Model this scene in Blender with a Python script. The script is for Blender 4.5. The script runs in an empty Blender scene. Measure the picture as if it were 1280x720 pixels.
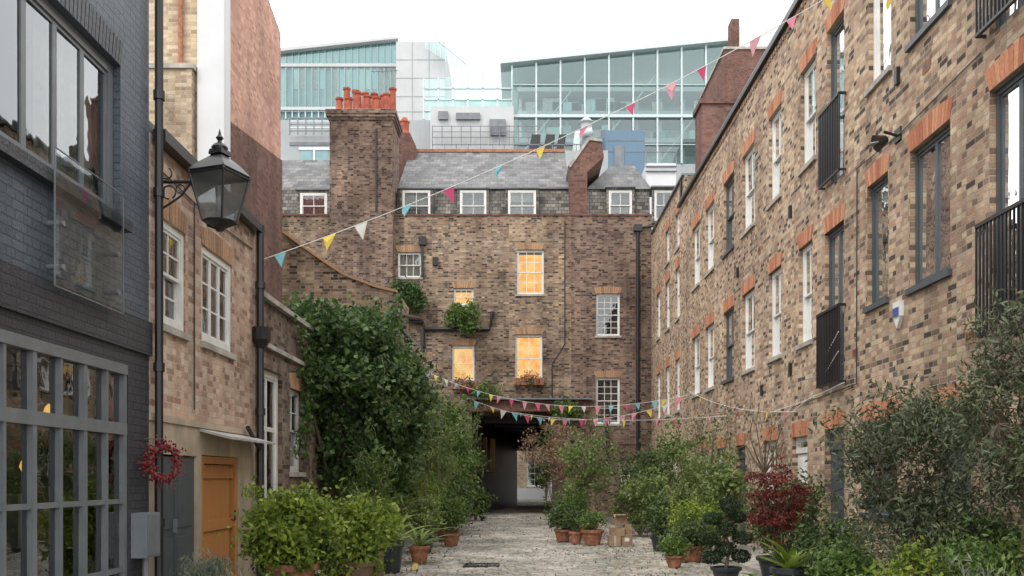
import bpy, math, random
import numpy as np
from mathutils import Vector
R=random.Random(7); NR=np.random.default_rng(5)
sc=bpy.context.scene
# ---------------------------------------------------------------- survey helper: bearing + distance -> metres
F=1150.0; EYE=1.5
def S(a,b,d): return ((a-650)*d/F, d, EYE+(598-b)*d/F)
def SX(a,d): return (a-650)*d/F
def SZ(b,d): return EYE+(598-b)*d/F
# ---------------------------------------------------------------- materials
class NT:
    def __init__(s,name):
        s.m=bpy.data.materials.new(name); s.m.use_nodes=True; s.t=s.m.node_tree; s.t.nodes.clear()
        s.out=s.n('ShaderNodeOutputMaterial')
    def n(s,ty,**kw):
        x=s.t.nodes.new(ty)
        for k,v in kw.items(): setattr(x,k,v)
        return x
    def l(s,a,b): s.t.links.new(a,b)
    def math(s,op,a,b=None,c=None):
        x=s.n('ShaderNodeMath',operation=op)
        for i,v in enumerate((a,b,c)):
            if v is None: continue
            if isinstance(v,(int,float)): x.inputs[i].default_value=v
            else: s.l(v,x.inputs[i])
        return x.outputs[0]
    def mix(s,fac,a,b,bt='MIX'):
        x=s.n('ShaderNodeMix',data_type='RGBA',blend_type=bt)
        for i,v in ((0,fac),(6,a),(7,b)):
            if isinstance(v,(int,float)): x.inputs[i].default_value=v
            elif isinstance(v,tuple): x.inputs[i].default_value=(v[0],v[1],v[2],1)
            else: s.l(v,x.inputs[i])
        return x.outputs[2]
    def ramp(s,fac,stops,const=False):
        x=s.n('ShaderNodeValToRGB'); e=x.color_ramp.elements
        if const: x.color_ramp.interpolation='CONSTANT'
        while len(e)<len(stops): e.new(0.5)
        for i,(p,c) in enumerate(stops):
            e[i].position=p; e[i].color=(c[0],c[1],c[2],1)
        s.l(fac,x.inputs[0]); return x.outputs[0]
    def noise(s,scale,detail=4,vec=None,rough=.55):
        x=s.n('ShaderNodeTexNoise'); x.inputs['Scale'].default_value=scale; x.inputs['Detail'].default_value=detail
        x.inputs['Roughness'].default_value=rough
        s.l(vec if vec else s.geo().outputs['Position'],x.inputs['Vector']); return x.outputs[0]
    def geo(s):
        if not hasattr(s,'_g'): s._g=s.n('ShaderNodeNewGeometry')
        return s._g
    def scaled(s,v):
        x=s.n('ShaderNodeVectorMath',operation='MULTIPLY'); s.l(s.geo().outputs['Position'],x.inputs[0]); x.inputs[1].default_value=v
        return x.outputs[0]
    def sat(s,c,k,v=1.0):
        x=s.n('ShaderNodeHueSaturation'); x.inputs['Saturation'].default_value=k; x.inputs['Value'].default_value=v; s.l(c,x.inputs['Color']); return x.outputs[0]
    def bsdf(s,col,rough=.8,metal=0,bump=None,bs=.3,bd=.01,spec=.4):
        b=s.n('ShaderNodeBsdfPrincipled')
        if isinstance(col,tuple): b.inputs['Base Color'].default_value=(*col[:3],1)
        else: s.l(col,b.inputs['Base Color'])
        if isinstance(rough,(int,float)): b.inputs['Roughness'].default_value=rough
        else: s.l(rough,b.inputs['Roughness'])
        b.inputs['Metallic'].default_value=metal
        b.inputs['Specular IOR Level'].default_value=spec
        if bump is not None:
            bn=s.n('ShaderNodeBump'); bn.inputs['Strength'].default_value=bs; bn.inputs['Distance'].default_value=bd
            s.l(bump,bn.inputs['Height']); s.l(bn.outputs[0],b.inputs['Normal'])
        s.l(b.outputs[0],s.out.inputs[0]); return b
    def uv(s):
        g=s.geo(); sp=s.n('ShaderNodeSeparateXYZ'); s.l(g.outputs['Position'],sp.inputs[0])
        sn=s.n('ShaderNodeSeparateXYZ'); s.l(g.outputs['True Normal'],sn.inputs[0])
        k=s.math('GREATER_THAN',s.math('ABSOLUTE',sn.outputs[0]),.6)
        u=s.math('ADD',s.math('MULTIPLY',sp.outputs[0],s.math('SUBTRACT',1.0,k)),s.math('MULTIPLY',sp.outputs[1],k))
        c=s.n('ShaderNodeCombineXYZ'); s.l(u,c.inputs[0]); s.l(sp.outputs[2],c.inputs[1]); return c.outputs[0]

def brick_mat(name,cols,mortar,w=.215,h=.075,ms=.006,var=.35,bs=.6,rough=.9,soot=(.35,.33,.3),sootk=.5,spec=.25,bond=True,sat=.84,val=1.0):
    n=NT(name); uv=n.uv()
    br=n.n('ShaderNodeTexBrick'); br.offset=.5
    if bond: br.squash=.56; br.squash_frequency=2
    n.l(uv,br.inputs['Vector'])
    br.inputs['Color1'].default_value=(0,0,0,1); br.inputs['Color2'].default_value=(1,1,1,1); br.inputs['Mortar'].default_value=(.5,.5,.5,1)
    br.inputs['Scale'].default_value=1; br.inputs['Mortar Size'].default_value=ms; br.inputs['Mortar Smooth'].default_value=.25
    br.inputs['Brick Width'].default_value=w; br.inputs['Row Height'].default_value=h; br.inputs['Bias'].default_value=0
    k=len(cols); st=[(i/(k-1)*.9+.05,c) for i,c in enumerate(cols)]
    col=n.ramp(br.outputs['Color'],st)
    f=n.noise(45,3); col=n.mix(.45,col,n.ramp(f,[(.3,(.5,.5,.5)),(.7,(1.4,1.4,1.4))]),'MULTIPLY')
    m=n.mix(n.noise(9,4),tuple(x*.6 for x in mortar),tuple(min(1,x*1.3) for x in mortar))
    col=n.mix(br.outputs['Fac'],col,m)
    big=n.noise(.55,6,rough=.65)
    col=n.mix(var*1.4,col,n.ramp(big,[(.32,(.48,.44,.42)),(.5,(.97,.95,.93)),(.68,(1.35,1.3,1.2))]),'MULTIPLY')
    st2=n.noise(1.0,5,vec=n.scaled((1.7,1.7,.22)))
    col=n.mix(sootk,col,n.ramp(st2,[(.36,soot),(.55,(1,1,1))]),'MULTIPLY')
    # lime bloom / efflorescence
    ef=n.noise(.9,7,rough=.7); col=n.mix(n.math('MULTIPLY',n.ramp(ef,[(.6,(0,0,0)),(.72,(1,1,1))]),.22*(1 if bond and sat<1 else 0)),col,(.5,.46,.40))
    col=n.sat(col,sat,val)
    hgt=n.math('ADD',n.math('SUBTRACT',1,br.outputs['Fac']),n.math('MULTIPLY',f,.5))
    n.bsdf(col,rough,bump=hgt,bs=bs,bd=.012,spec=spec); return n.m
def plain(name,col,rough=.6,metal=0,var=.25,scale=6,bump=.1,spec=.4):
    n=NT(name); a=n.noise(scale,6)
    c=n.mix(1.0,col,n.ramp(a,[(.3,(1-var,)*3),(.7,(1+var*.6,)*3)]),'MULTIPLY')
    st=n.noise(1.3,5,vec=n.scaled((3,3,.35)))
    c=n.mix(.5*min(1,var*2),c,n.ramp(st,[(.35,(.6,.58,.55)),(.6,(1,1,1))]),'MULTIPLY')
    n.bsdf(c,rough,metal,bump=n.noise(scale*8,3),bs=bump,bd=.004,spec=spec); return n.m
def leaf_mat(name,cols,trans=.3,rough=.5):
    n=NT(name); r=n.geo().outputs['Random Per Island']
    k=len(cols); c=n.ramp(r,[(i/max(1,k-1),x) for i,x in enumerate(cols)])
    big=n.noise(3.5,3); c=n.mix(.8,c,n.ramp(big,[(.35,(.55,.6,.55)),(.65,(1.4,1.35,1.1))]),'MULTIPLY')
    b=n.bsdf(c,rough,spec=.35); t=n.n('ShaderNodeBsdfTranslucent'); n.l(c,t.inputs[0])
    mx=n.n('ShaderNodeMixShader'); mx.inputs[0].default_value=trans
    n.l(b.outputs[0],mx.inputs[1]); n.l(t.outputs[0],mx.inputs[2]); n.l(mx.outputs[0],n.out.inputs[0]); return n.m
def glass_mat(name,tint=(.85,.9,.88),refl=(.9,.93,.95),base=.08,wav=.15,rough=.02,k=1.5,haze=0):
    n=NT(name); t=n.n('ShaderNodeBsdfTransparent'); t.inputs[0].default_value=(*tint,1); tr=t.outputs[0]
    if haze:
        d=n.n('ShaderNodeBsdfTranslucent'); d.inputs[0].default_value=(.75,.8,.82,1); m2=n.n('ShaderNodeMixShader'); m2.inputs[0].default_value=haze
        n.l(tr,m2.inputs[1]); n.l(d.outputs[0],m2.inputs[2]); tr=m2.outputs[0]
    g=n.n('ShaderNodeBsdfGlossy'); g.inputs[0].default_value=(*refl,1); g.inputs['Roughness'].default_value=rough
    bn=n.n('ShaderNodeBump'); bn.inputs['Strength'].default_value=wav; bn.inputs['Distance'].default_value=.02
    n.l(n.noise(2.5,2),bn.inputs['Height']); n.l(bn.outputs[0],g.inputs['Normal'])
    fr=n.n('ShaderNodeFresnel'); fr.inputs[0].default_value=1.5
    mx=n.n('ShaderNodeMixShader'); n.l(n.math('MINIMUM',n.math('ADD',n.math('MULTIPLY',fr.outputs[0],k),base),1.0),mx.inputs[0])
    n.l(tr,mx.inputs[1]); n.l(g.outputs[0],mx.inputs[2]); n.l(mx.outputs[0],n.out.inputs[0]); return n.m
def emit_mat(name,c1,c2,strength,scale=3):
    n=NT(name); c=n.mix(n.ramp(n.noise(scale,4),[(.35,(0,0,0)),(.65,(1,1,1))]),c1,c2)
    e=n.n('ShaderNodeEmission'); n.l(c,e.inputs[0]); e.inputs[1].default_value=strength; n.l(e.outputs[0],n.out.inputs[0]); return n.m

M={}
M['stock']=brick_mat('yellow_stock_brick',[(.09,.06,.042),(.35,.21,.12),(.53,.36,.20),(.66,.48,.29),(.44,.27,.15),(.24,.145,.095),(.60,.44,.27),(.46,.23,.13)],(.42,.36,.29),sootk=.4,ms=.0075,bs=.9,val=.95)
M['brown']=brick_mat('brown_stock_brick',[(.055,.04,.032),(.25,.16,.10),(.38,.26,.155),(.18,.12,.08),(.46,.33,.20),(.12,.08,.06),(.33,.19,.12)],(.30,.25,.20),var=.65,val=.92,ms=.007)
M['brown2']=brick_mat('purple_brown_brick',[(.05,.033,.028),(.21,.12,.085),(.29,.18,.12),(.15,.09,.065),(.34,.22,.15),(.10,.06,.05)],(.25,.20,.17),var=.6,val=.9)
M['pink']=brick_mat('pinkish_brick',[(.32,.17,.11),(.56,.34,.22),(.66,.46,.31),(.50,.28,.17),(.70,.54,.40),(.38,.2,.13)],(.52,.45,.37),sootk=.35)
M['tan']=brick_mat('tan_brick',[(.32,.21,.12),(.50,.36,.21),(.60,.46,.28),(.40,.27,.16)],(.45,.4,.32),sootk=.35)
M['red']=brick_mat('red_brown_brick',[(.34,.14,.09),(.50,.24,.155),(.43,.19,.13),(.56,.31,.21)],(.45,.32,.26),sootk=.25)
M['maroon']=brick_mat('maroon_brick',[(.13,.055,.04),(.24,.105,.075),(.18,.08,.055)],(.16,.11,.09),sootk=.3,val=.85)
M['dark']=brick_mat('dark_brick',[(.05,.038,.032),(.19,.125,.085),(.27,.185,.125),(.12,.08,.06)],(.2,.17,.14),var=.5)
M['blue']=brick_mat('painted_blue_brick',[(.085,.108,.138),(.105,.13,.163),(.075,.098,.125),(.095,.12,.15)],(.06,.076,.096),rough=.45,bs=1,sootk=.25,var=.2,spec=.45,sat=1)
M['char']=brick_mat('painted_charcoal_brick',[(.042,.046,.057),(.055,.058,.07),(.046,.05,.062)],(.03,.032,.04),rough=.45,bs=1,sootk=.2,var=.2,spec=.45,sat=1)
M['slate']=brick_mat('roof_slate',[(.11,.113,.12),(.18,.183,.19),(.145,.148,.155),(.22,.22,.222)],(.05,.05,.055),w=.3,h=.2,ms=.006,rough=.65,sootk=.4,bond=False,sat=1)
M['slate2']=brick_mat('mossy_tile',[(.09,.085,.076),(.2,.19,.17),(.15,.15,.14),(.27,.26,.225)],(.05,.048,.045),w=.22,h=.15,ms=.01,rough=.8,sootk=.5,bond=False,sat=1)
n=NT('orange_gauged_brick'); rr=n.geo().outputs['Random Per Island']
n.bsdf(n.mix(.5,n.ramp(rr,[(0,(.33,.12,.065)),(.5,(.47,.19,.10)),(1,(.54,.27,.16))]),n.ramp(n.noise(25,4),[(.3,(.6,.6,.6)),(.7,(1.2,1.2,1.2))]),'MULTIPLY'),.85,bump=n.noise(50,3),bs=.3); M['arch']=n.m
n=NT('tan_gauged_brick'); rr=n.geo().outputs['Random Per Island']
n.bsdf(n.mix(.5,n.ramp(rr,[(0,(.24,.14,.085)),(.5,(.38,.24,.14)),(1,(.44,.25,.14))]),n.ramp(n.noise(25,4),[(.3,(.6,.6,.6)),(.7,(1.2,1.2,1.2))]),'MULTIPLY'),.85,bump=n.noise(50,3),bs=.3); M['arch2']=n.m
M['white']=plain('white_painted_timber',(.70,.70,.67),.45,var=.12)
M['grey_fr']=plain('grey_painted_timber',(.075,.088,.097),.45,var=.15)
M['grey_lt']=plain('grey_steel_frame',(.155,.168,.18),.4,var=.15)
M['black']=plain('black_painted_iron',(.016,.016,.018),.4,var=.3,spec=.5)
M['stone']=plain('pale_stone_coping',(.40,.375,.33),.85,var=.4,scale=3,bump=.4)
M['render']=plain('beige_render',(.44,.36,.265),.85,var=.35,scale=2,bump=.4)
M['wrender']=plain('white_render',(.60,.61,.62),.8,var=.06,scale=1.5,bump=.2)
M['concrete']=plain('pale_concrete',(.46,.47,.475),.8,var=.07,scale=.6,bump=.1)
M['concrete2']=plain('grey_concrete',(.34,.36,.37),.8,var=.1,scale=.6,bump=.1)
M['lead']=plain('lead_sheet',(.18,.195,.215),.5,var=.25,scale=3)
M['blueclad']=plain('blue_cladding',(.13,.20,.275),.7,var=.05,scale=1,spec=.2)
M['terracotta']=plain('terracotta',(.38,.17,.10),.85,var=.45,scale=14,bump=.3)
M['redpot']=plain('chimney_pot_clay',(.36,.09,.05),.8,var=.4,scale=5)
M['soil']=plain('soil',(.05,.035,.025),.95,var=.5,scale=30,bump=.9)
M['card']=plain('cardboard',(.33,.22,.135),.85,var=.3,scale=9)
M['darkpot']=plain('dark_glazed_pot',(.04,.05,.055),.35,var=.3,scale=9)
M['bark']=plain('bark',(.17,.125,.09),.9,var=.5,scale=25,bump=.8)
M['yellow']=plain('yellow_line_paint',(.62,.45,.12),.8,var=.5,scale=18)
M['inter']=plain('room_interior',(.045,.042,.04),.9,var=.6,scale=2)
M['interl']=plain('room_blind',(.42,.41,.38),.9,var=.3,scale=4)
M['pinkb']=plain('pink_blind',(.40,.10,.16),.9,var=.3,scale=4)
M['curt']=plain('net_curtain',(.50,.49,.45),.9,var=.25,scale=8)
M['glow']=emit_mat('lamplit_room',(.95,.34,.05),(1.0,.62,.17),1.15,2.6)
M['glowdim']=emit_mat('dim_lamplit_room',(.4,.16,.05),(1.0,.5,.18),.9,3)
M['glass']=glass_mat('window_glass')
M['glassf']=glass_mat('lit_window_glass',base=.01,k=.8)
M['glassb']=glass_mat('balcony_glass',tint=(.84,.90,.90),base=.05,wav=.02,k=.5,haze=.06)
M['glassl']=glass_mat('lantern_glass',tint=(.85,.88,.88),base=.03,wav=.05,k=.5,haze=.3)
M['glasst']=glass_mat('teal_curtain_glass',tint=(.80,.93,.92),refl=(.8,.95,.96),base=.08,wav=.03)
n=NT('orange_timber_door'); g_=n.noise(3,6,vec=n.scaled((14,14,1.2)))
n.bsdf(n.mix(g_,(.34,.125,.035),(.58,.27,.085)),.5,bump=g_,bs=.15); M['orange']=n.m
M['plank']=plain('weathered_timber',(.20,.13,.085),.8,var=.4,scale=12,bump=.5)
M['sign']=plain('blue_enamel_sign',(.07,.10,.3),.3,var=.1)
M['tealp']=plain('teal_panel',(.36,.55,.56),.35,var=.1,scale=.5)
M['tealdk']=plain('teal_panel_dark',(.22,.36,.38),.35,var=.3,scale=.6)
M['int_hall']=plain('hall_interior',(.50,.64,.62),.8,var=.3,scale=.35)
M['steel']=plain('pale_steel',(.50,.58,.58),.4,var=.1)
M['berry']=plain('red_berries',(.20,.012,.022),.35,var=.4,scale=40)
M['road_base']=plain('gravelly_ground',(.15,.135,.115),.95,var=.5,scale=5,bump=.8)
n=NT('granite_setts'); rr=n.geo().outputs['Random Per Island']
c=n.ramp(rr,[(0,(.24,.225,.205)),(.3,(.33,.31,.28)),(.6,(.40,.375,.34)),(.85,(.36,.315,.265)),(1,(.46,.435,.395))])
c=n.mix(.85,c,n.ramp(n.noise(.9,6),[(.35,(.5,.52,.47)),(.65,(1.15,1.13,1.1))]),'MULTIPLY')
c=n.mix(.6,c,n.ramp(n.noise(40,3),[(.3,(.6,.6,.6)),(.7,(1.25,1.25,1.25))]),'MULTIPLY')
n.bsdf(c,.75,bump=n.noise(60,3),bs=.5,bd=.006,spec=.25); M['sett']=n.m
n=NT('bunting_cloth'); rr=n.geo().outputs['Random Per Island']
c=n.ramp(rr,[(0,(.80,.28,.38)),(.2,(.85,.65,.12)),(.4,(.22,.52,.6)),(.6,(.80,.42,.48)),(.75,(.72,.72,.66)),(.86,(.65,.10,.22))],True)
b=n.bsdf(c,.8); t=n.n('ShaderNodeBsdfTranslucent'); n.l(c,t.inputs[0]); mx=n.n('ShaderNodeMixShader'); mx.inputs[0].default_value=.5
n.l(b.outputs[0],mx.inputs[1]); n.l(t.outputs[0],mx.inputs[2]); n.l(mx.outputs[0],n.out.inputs[0]); M['flag']=n.m
L={}
L['ivy']=leaf_mat('ivy_leaf',[(.018,.045,.015),(.055,.105,.03),(.10,.16,.05),(.03,.07,.025),(.13,.19,.07)])
L['lime']=leaf_mat('lime_leaf',[(.11,.18,.025),(.20,.28,.04),(.30,.36,.07),(.08,.15,.025)])
L['fresh']=leaf_mat('fresh_green_leaf',[(.06,.12,.03),(.11,.19,.045),(.17,.24,.07),(.045,.09,.03)])
L['bamboo']=leaf_mat('bamboo_leaf',[(.12,.175,.05),(.20,.26,.09),(.09,.15,.045),(.27,.30,.13)])
L['mid']=leaf_mat('mid_green_leaf',[(.03,.065,.025),(.07,.115,.038),(.12,.155,.055)])
L['olive']=leaf_mat('olive_leaf',[(.04,.058,.03),(.085,.11,.06),(.17,.19,.13),(.03,.042,.024)],.2)
L['maple']=leaf_mat('red_maple_leaf',[(.12,.022,.022),(.19,.035,.032),(.08,.015,.018),(.24,.07,.045)])
L['box']=leaf_mat('topiary_leaf',[(.012,.028,.012),(.025,.05,.02),(.04,.07,.03)],.2)
L['rust']=leaf_mat('rusty_leaf',[(.26,.15,.11),(.38,.26,.20),(.20,.12,.09),(.24,.2,.12)])
L['lav']=leaf_mat('lavender_leaf',[(.17,.20,.15),(.24,.27,.22),(.13,.15,.11)])
L['flower']=leaf_mat('pink_flower',[(.55,.10,.2),(.6,.25,.3),(.5,.05,.08)])
# ---------------------------------------------------------------- mesh building
class MB:
    def __init__(s): s.v=[]; s.f=[]
    def face(s,*pts):
        b=len(s.v); s.v.extend(tuple(p) for p in pts); s.f.append(tuple(range(b,b+len(pts))))
    def hexa(s,p):
        b=len(s.v); s.v.extend(tuple(q) for q in p)
        for f in ((0,3,2,1),(4,5,6,7),(0,1,5,4),(1,2,6,5),(2,3,7,6),(3,0,4,7)): s.f.append(tuple(b+i for i in f))
    def box(s,x0,x1,y0,y1,z0,z1):
        s.hexa([(x0,y0,z0),(x1,y0,z0),(x1,y1,z0),(x0,y1,z0),(x0,y0,z1),(x1,y0,z1),(x1,y1,z1),(x0,y1,z1)])
    def prism(s,poly,dv):
        b=len(s.v); k=len(poly); s.v.extend(tuple(p) for p in poly); s.v.extend(tuple(Vector(p)+Vector(dv)) for p in poly)
        s.f.append(tuple(range(b,b+k))); s.f.append(tuple(range(b+2*k-1,b+k-1,-1)))
        for i in range(k):
            j=(i+1)%k; s.f.append((b+i,b+j,b+k+j,b+k+i))
    def tube(s,pts,r,n=8,cap=True):
        pts=[Vector(p) for p in pts]; m=len(pts)
        if isinstance(r,(int,float)): r=[r]*m
        b=len(s.v); prev=None
        for i,p in enumerate(pts):
            d=(pts[min(i+1,m-1)]-pts[max(i-1,0)])
            if d.length<1e-9: d=Vector((0,0,1))
            d.normalize()
            if prev is None:
                a=Vector((1,0,0)) if abs(d.x)<.8 else Vector((0,1,0))
                x=d.cross(a).normalized()
            else:
                x=(prev-d*prev.dot(d)); x=x.normalized() if x.length>1e-6 else d.orthogonal().normalized()
            prev=x; y=d.cross(x)
            for k in range(n):
                t=2*math.pi*k/n; s.v.append(tuple(p+(x*math.cos(t)+y*math.sin(t))*r[i]))
        for i in range(m-1):
            for k in range(n):
                k2=(k+1)%n; s.f.append((b+i*n+k,b+i*n+k2,b+(i+1)*n+k2,b+(i+1)*n+k))
        if cap:
            s.f.append(tuple(b+k for k in range(n-1,-1,-1))); s.f.append(tuple(b+(m-1)*n+k for k in range(n)))
    def lathe(s,c,prof,n=20,rot=0,sq=1):
        b=len(s.v); m=len(prof)
        for r,z in prof:
            for k in range(n):
                t=2*math.pi*k/n+rot; s.v.append((c[0]+r*math.cos(t),c[1]+r*math.sin(t),c[2]+z))
        for i in range(m-1):
            for k in range(n):
                k2=(k+1)%n; s.f.append((b+i*n+k,b+i*n+k2,b+(i+1)*n+k2,b+(i+1)*n+k))
        s.f.append(tuple(b+k for k in range(n-1,-1,-1))); s.f.append(tuple(b+(m-1)*n+k for k in range(n)))
    def quads(s,va):
        b=len(s.v); va=va.reshape(-1,3); s.v.extend(map(tuple,va.tolist())); k=len(va)//4
        s.f.extend([(b+4*i,b+4*i+1,b+4*i+2,b+4*i+3) for i in range(k)])
    def leaves(s,c,size,asp=.5,bias=(0,0,0),fold=.12):
        c=np.asarray(c,float); k=len(c)
        if k==0: return
        d=NR.normal(size=(k,3))+np.array(bias); d/=np.linalg.norm(d,axis=1)[:,None]
        q=NR.normal(size=(k,3)); sd=np.cross(d,q); sd/=np.linalg.norm(sd,axis=1)[:,None]; nn=np.cross(d,sd)
        Ln=(size*NR.uniform(.6,1.35,k))[:,None]; W=Ln*asp
        v=np.stack([c-d*Ln*.5,c+sd*W*.5+nn*W*fold-d*Ln*.08,c+d*Ln*.5,c-sd*W*.5+nn*W*fold-d*Ln*.08],axis=1)
        s.quads(v)
class G:
    def __init__(s,name): s.name=name; s.p={}
    def mb(s,part,mat):
        k=(part,mat.name)
        if k not in s.p: s.p[k]=(MB(),mat)
        return s.p[k][0]
    def done(s,smooth=()):
        vs=np.array([v for (mb,_) in s.p.values() for v in mb.v]); lo=vs.min(0); hi=vs.max(0)
        loc=np.array([(lo[0]+hi[0])/2,(lo[1]+hi[1])/2,lo[2]])
        e=bpy.data.objects.new(s.name,None); e.empty_display_size=.3; e.location=loc; sc.collection.objects.link(e)
        for (part,_),(mb,mat) in s.p.items():
            if not mb.v: continue
            me=bpy.data.meshes.new(part); me.from_pydata((np.array(mb.v)-loc).tolist(),[],mb.f); me.materials.append(mat); me.update()
            o=bpy.data.objects.new(part,me); o.parent=e; sc.collection.objects.link(o)
            if part in smooth:
                me.polygons.foreach_set('use_smooth',[True]*len(me.polygons))
        return e
class Fr:
    def __init__(s,O,U,N): s.O=Vector(O); s.U=Vector(U).normalized(); s.N=Vector(N).normalized(); s.Z=Vector((0,0,1))
    def p(s,u,v,w=0): return tuple(s.O+s.U*u+s.Z*v+s.N*w)
def fbox(mb,fr,u0,u1,v0,v1,w0,w1):
    mb.hexa([fr.p(u0,v0,w1),fr.p(u1,v0,w1),fr.p(u1,v0,w0),fr.p(u0,v0,w0),fr.p(u0,v1,w1),fr.p(u1,v1,w1),fr.p(u1,v1,w0),fr.p(u0,v1,w0)])
def wall(mb,fr,u0,u1,v0,v1,holes,dep=.14):
    holes=[h for h in holes if h[1]>u0 and h[0]<u1]
    us=sorted({u0,u1}|{min(max(x,u0),u1) for h in holes for x in h[:2]}); vs=sorted({v0,v1}|{min(max(x,v0),v1) for h in holes for x in h[2:4]})
    for i in range(len(us)-1):
        for j in range(len(vs)-1):
            a=(us[i]+us[i+1])/2; b=(vs[j]+vs[j+1])/2
            if any(h[0]<a<h[1] and h[2]<b<h[3] for h in holes): continue
            mb.face(fr.p(us[i],vs[j]),fr.p(us[i+1],vs[j]),fr.p(us[i+1],vs[j+1]),fr.p(us[i],vs[j+1]))
    for h in holes:
        a,b,c,d=h[:4]
        mb.face(fr.p(a,c),fr.p(a,d),fr.p(a,d,-dep),fr.p(a,c,-dep)); mb.face(fr.p(b,c),fr.p(b,d),fr.p(b,d,-dep),fr.p(b,c,-dep))
        mb.face(fr.p(a,c),fr.p(b,c),fr.p(b,c,-dep),fr.p(a,c,-dep)); mb.face(fr.p(a,d),fr.p(b,d),fr.p(b,d,-dep),fr.p(a,d,-dep))
def arch(g,fr,u0,u1,v,h=.23,splay=.09,n=None,mat=None):
    mb=g.mb('brick_arches',mat or M['arch']); W=u1-u0; n=n or max(7,int(W/.078))
    rise=lambda t: .05*(1-(2*t-1)**2)
    for i in range(n):
        a=i/n; b=(i+1)/n; e=.006
        bu0=u0+W*a+e; bu1=u0+W*b-e; tu0=u0-splay+(W+2*splay)*a+e; tu1=u0-splay+(W+2*splay)*b-e
        z0=v+.002; z1=v+h+rise(a); z2=v+h+rise(b); w0,w1=-.03,.006+R.uniform(0,.003)
        mb.hexa([fr.p(bu0,z0,w1),fr.p(bu1,z0,w1),fr.p(bu1,z0,w0),fr.p(bu0,z0,w0),fr.p(tu0,z1,w1),fr.p(tu1,z2,w1),fr.p(tu1,z2,w0),fr.p(tu0,z1,w0)])
def window(g,fr,u0,u1,v0,v1,style='sash',fm=None,cols=2,rows=2,rec=.1,lit=None,sill='stone',ar=True,cur=None,fw=.055,bar=.022,am=None):
    fm=fm or M['white']; f=g.mb('window_frames',fm); e=.003
    a,b,c,d=u0+e,u1-e,v0+e,v1-e
    fbox(f,fr,a,a+fw,c,d,-rec-.07,-rec+.03); fbox(f,fr,b-fw,b,c,d,-rec-.07,-rec+.03)
    fbox(f,fr,a+fw,b-fw,d-fw,d,-rec-.068,-rec+.028); fbox(f,fr,a+fw,b-fw,c,c+fw*1.3,-rec-.068,-rec+.028)
    ia,ib,ic,id_=a+fw,b-fw,c+fw*1.3,d-fw
    gl=g.mb('window_glass',M['glassf'] if lit else M['glass'])
    def sash(x0,x1,y0,y1,w,nc,nr,st=.035):
        fbox(f,fr,x0,x0+st,y0,y1,w-.025,w+.01); fbox(f,fr,x1-st,x1,y0,y1,w-.025,w+.01)
        fbox(f,fr,x0+st,x1-st,y1-st,y1,w-.024,w+.009); fbox(f,fr,x0+st,x1-st,y0,y0+st,w-.024,w+.009)
        X0,X1,Y0,Y1=x0+st,x1-st,y0+st,y1-st
        for i in range(1,nc):
            x=X0+(X1-X0)*i/nc; fbox(f,fr,x-bar/2,x+bar/2,Y0,Y1,w-.018,w+.004)
        for i in range(1,nr):
            y=Y0+(Y1-Y0)*i/nr; fbox(f,fr,X0,X1,y-bar/2,y+bar/2,w-.016,w+.002)
        t1,t2=R.uniform(-.004,.004),R.uniform(-.004,.004)
        gl.face(fr.p(X0,Y0,w-.008+t1),fr.p(X1,Y0,w-.008-t1),fr.p(X1,Y1,w-.008+t2),fr.p(X0,Y1,w-.008+t2+2*t1))
    if style=='sash':
        m=(ic+id_)/2; sash(ia,ib,m-.02,id_,-rec+.008,cols,rows); sash(ia,ib,ic,m+.02,-rec-.03,cols,rows)
    elif style=='case':
        k=cols
        for i in range(k): sash(ia+(ib-ia)*i/k,ia+(ib-ia)*(i+1)/k,ic,id_,-rec,1,rows)
    elif style=='top':
        m=ic+(id_-ic)*.72
        for i in range(cols):
            p,q=ia+(ib-ia)*i/cols,ia+(ib-ia)*(i+1)/cols
            sash(p,q,ic,m,-rec,1,1); sash(p,q,m,id_,-rec+.003,1,1)
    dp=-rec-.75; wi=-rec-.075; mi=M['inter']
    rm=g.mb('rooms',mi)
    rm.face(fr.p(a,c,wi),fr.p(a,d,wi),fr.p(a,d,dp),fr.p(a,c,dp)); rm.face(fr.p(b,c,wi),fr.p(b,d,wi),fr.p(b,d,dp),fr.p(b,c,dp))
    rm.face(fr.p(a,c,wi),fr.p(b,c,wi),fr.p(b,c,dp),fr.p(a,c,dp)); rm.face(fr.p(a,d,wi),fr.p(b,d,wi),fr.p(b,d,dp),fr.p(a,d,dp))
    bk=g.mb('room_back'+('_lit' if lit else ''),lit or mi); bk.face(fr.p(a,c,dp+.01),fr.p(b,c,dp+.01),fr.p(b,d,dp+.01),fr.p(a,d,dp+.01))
    cur=cur if cur is not None else R.choice(['blind','sides','none','sides'])
    cw=-rec-.13
    def drape(x0,x1,y0,y1,mat):
        mb=g.mb('curtains',mat); k=max(3,int((x1-x0)/.05)); z=lambda t: cw-(.04 if t%2 else 0)
        for i in range(k):
            p,q=x0+(x1-x0)*i/k,x0+(x1-x0)*(i+1)/k
            mb.face(fr.p(p,y0,z(i)),fr.p(q,y0,z(i+1)),fr.p(q,y1,z(i+1)),fr.p(p,y1,z(i)))
    if cur=='blind': drape(a+.01,b-.01,c+(d-c)*R.uniform(.35,.75),d-.01,M['interl'])
    if cur=='pink': drape(a+.01,b-.01,c+(d-c)*.2,d-.01,M['pinkb'])
    if cur=='full': drape(a+.01,b-.01,c+.01,d-.01,M['curt'])
    if cur=='sides':
        W=(b-a)*R.uniform(.15,.28); drape(a+.01,a+W,c+.01,d-.01,M['curt']); drape(b-W,b-.01,c+.01,d-.01,M['curt'])
    if sill: fbox(g.mb('sills',M[sill]),fr,u0-.05,u1+.05,v0-.07,v0+.006,-rec+.035,.05)
    if ar: arch(g,fr,u0,u1,v1,mat=am)
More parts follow.
